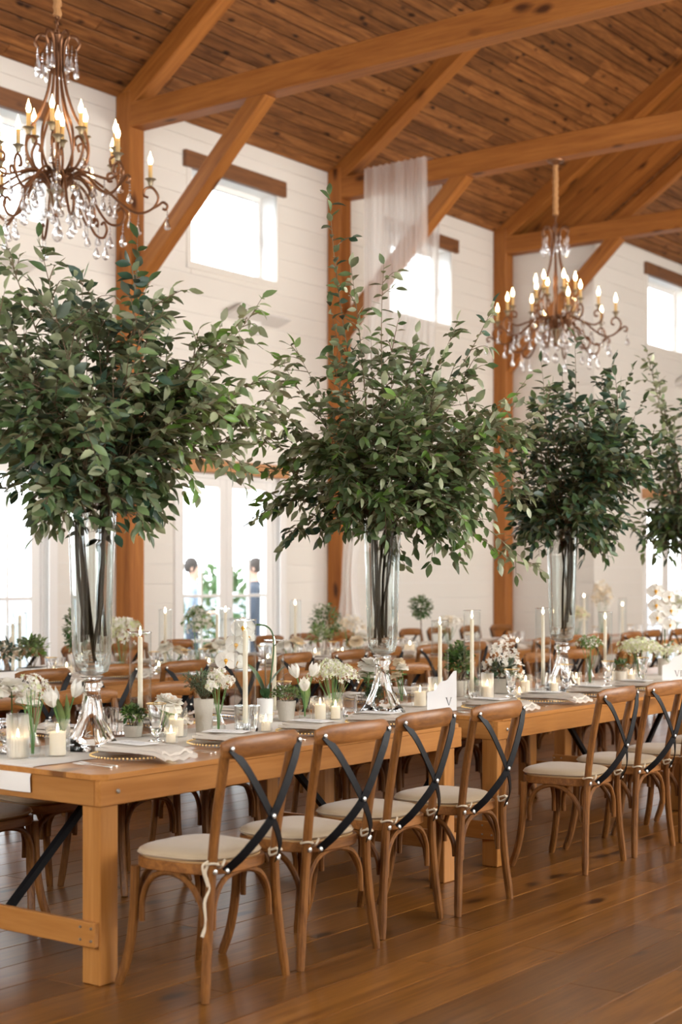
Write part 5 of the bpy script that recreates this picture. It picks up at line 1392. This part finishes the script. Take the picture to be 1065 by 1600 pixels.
orchid('white orchid with a tall upright spray in a concrete pot at the right', c, ra, [(0,0,0.08),(0.01,0,0.3),(0.0,0,0.45),(-0.02,0,0.60)],
    [((-0.06,-0.02,0.60),1.5,(-0.1,-1,0.1)),((-0.055,-0.02,0.50),1.4,(-0.2,-1,0)),((-0.05,-0.02,0.41),1.4,(0,-1,0)),((0.03,-0.02,0.56),1.3,(0.4,-1,0)),((0.045,-0.02,0.46),1.4,(0.2,-1,0.1)),((0.04,-0.02,0.36),1.2,(0.2,-1,-0.1))], 0.12, [(0.2,0.2,0.07,0.9),(2.8,0.22,0.07,0.9)], 'concrete')
o = lace(0.13,0.09,420,0.011,55,0.12,('petal','greenish'),0.45,0.12,12); o['label'] = 'white and green flowers at the foot of the right orchid'; q = B(1052,4.5); o.location = q

# ------------------------------------------------------------------ the back table, out of focus
def back(px, Y): return B(px, Y, ZR)
BT = 'on the back table '
hurr(BT+'at the left edge, left one', back(20,7.75), 0.39, 0.38); hurr(BT+'at the left edge, right one', back(31,7.95), 0.46, 0.43)
potted('small shrub in a pale trough on the back table at the left edge', back(50,7.70), 0.11,0.06,0.095, 0.11,0.11, 260, 0.04,0.02, ['leafB','leafE'], 61, True, cz=0.20, rz_=0.3, mat='ceramic')
potted('pale blossoms and dark leaves in a trough at the far left of the back table', back(4,7.6), 0.09,0.06,0.09, 0.11,0.10, 200, 0.045,0.022, ['cream','leafD'], 63, True, cz=0.19, mat='ceramic')
lit(BT+'left of the left tall vase', back(104,7.62), 0.07, 0.13, 0.10, 'ribbed', 'wide candle glass')
place('goblet', goblet, 'clear footed glass beside the wide candle on the back table', back(120,7.85), 0, 'footed glasses')
topiary('slender leafy topiary on the back table behind the left tall vase', back(116,7.95), 0.32, 0.07, 65, rz=0.15)
def backflowers(label, px, Y, rx, rz, n, s, seed, mats, kg, cz, glabel):
    c = back(px, Y); place('cv6', cylvase(0.055,0.15), glabel, c); o = lace(rx, rz, n, s, seed, 0.15, mats, kg, cz, 10); o['label'] = label; o.location = c
backflowers('cream hydrangea on the back table behind the left tall vase', 190, 7.8, 0.16,0.16,420,0.02,71,('petal','greenish'),0.35,0.22,'flower glass of cream hydrangea behind the left tall vase')
hurr(BT+'left of the double doors', back(258,7.85), 0.46, 0.42)
def backpeony(px, Y, k, where):
    c = back(px, Y); place('cv7', cylvase(0.05,0.12), 'flower glass of roses on the back table '+where, c)
    for i in range(3):
        o = peony(0.062, k*7+i, 0.15+0.035*(i % 2), 'cream' if (k+i) % 2 else 'petal'); o.location = (c[0],c[1],c[2]+0.01); o.rotation_euler = (0.4*cos(i*2.1+k), 0.4*sin(i*2.1+k), i)
        o['label'] = ('left','right','rear')[i]+' pale rose on the back table '+where; o['group'] = 'pale roses of the back table'
backpeony(272,7.8,1,'below the left edge of the double doors'); backpeony(335,7.85,3,'below the right leaf of the double doors'); backpeony(452,7.8,4,'left of the dark shrub'); backpeony(560,7.8,5,'left of the middle tall vase')
backflowers('tall green and white hydrangea on the back table before the left door leaf', 308, 7.9, 0.12,0.22,420,0.02,73,('petal','leafE'),0.5,0.22,'flower glass of the tall hydrangea before the left door leaf')
hurr(BT+'at the right door, left one', back(339,8.05), 0.46, 0.40); hurr(BT+'at the right door, right one', back(352,7.75), 0.46, 0.42)
hurr(BT+'left of the middle post', back(461,7.85), 0.51, 0.46)
topiary('round dark shrub on the back table before the middle post', back(509,7.8), 0.33, 0.15, 67)
potted('pale leafy plant under the round dark shrub on the back table', back(500,7.7), 0.06,0.065,0.09, 0.11,0.12, 160, 0.04,0.02, ['leafE','leafC'], 69, cz=0.19)
topiary('round topiary ball on the back table right of the middle tall vase', back(657,7.85), 0.42, 0.11, 75)
lit(BT+'below the dark shrub', back(492,7.62), 0.07, 0.12, 0.09, 'ribbed', 'wide candle glass')
lit(BT+'left of the middle tall vase', back(535,7.65), 0.05, 0.11, 0.08); lit(BT+'left of the round topiary ball', back(640,7.7), 0.07, 0.13, 0.10, 'ribbed', 'wide candle glass')
backflowers('cream hydrangea on the back table right of the dark shrub', 545, 7.95, 0.16,0.13,360,0.02,77,('petal','cream'),0.4,0.20,'flower glass of cream hydrangea right of the dark shrub')
backflowers('pale flowers on the back table right of the topiary ball', 700, 7.8, 0.15,0.12,300,0.02,79,('petal','cream'),0.3,0.2,'flower glass of pale flowers right of the topiary ball')
hurr(BT+'behind the right tall vase', back(912,7.9), 0.51, 0.47); hurr(BT+'left of the right orchid', back(972,7.9), 0.46, 0.36)
backflowers('tall cream blossom sprays on the back table left of the right orchid', 940, 7.95, 0.13,0.30,320,0.026,81,('petal','cream'),0.5,0.3,'flower glass of the tall cream blossom sprays')
backflowers('yellow cream flowers on the back table behind the right tall vase', 900, 7.8, 0.14,0.16,300,0.022,83,('cream','greenish'),0.3,0.2,'flower glass of yellow cream flowers behind the right tall vase')
backflowers('white flowers on the back table at the right edge', 1055, 7.8, 0.2,0.2,360,0.024,85,('petal','greenish'),0.3,0.25,'flower glass of white flowers at the right edge of the back table')
gw = ['left of the left tall vase','behind the left tall vase','left of the double doors','below the left door leaf','below the door meeting stiles','below the right door leaf','right of the double doors','left of the middle post','below the middle post','left of the middle tall vase','right of the middle tall vase','right of the topiary ball','left of the third post','behind the right tall vase','right of the right tall vase','left of the right orchid']
for i, px in enumerate((80,150,240,290,318,365,410,470,520,580,625,730,800,870,930,985)):
    place('goblet', goblet, 'footed glass at the near back-table side, '+gw[i], back(px,7.56), 0, 'footed glasses of the back table')
    place('tumbler', tumbler, 'glass tumbler at the far back-table side, '+gw[i], back(px+14,8.2), i, 'tumblers of the back table')
    if i % 2 == 0: lit(BT+gw[i], back(px+8,7.75), 0.03, 0.08, 0.05, 'ribbed', 'small votive glass')
for i in range(14):
    x = 6.3+0.58*i
    lay(x, 7.53, 1, 'along the near back-table side, %s from left' % ORD[i], False)
    lay(x+0.1, 8.28, -1, 'along the far back-table side, %s from left' % ORD[i], False)
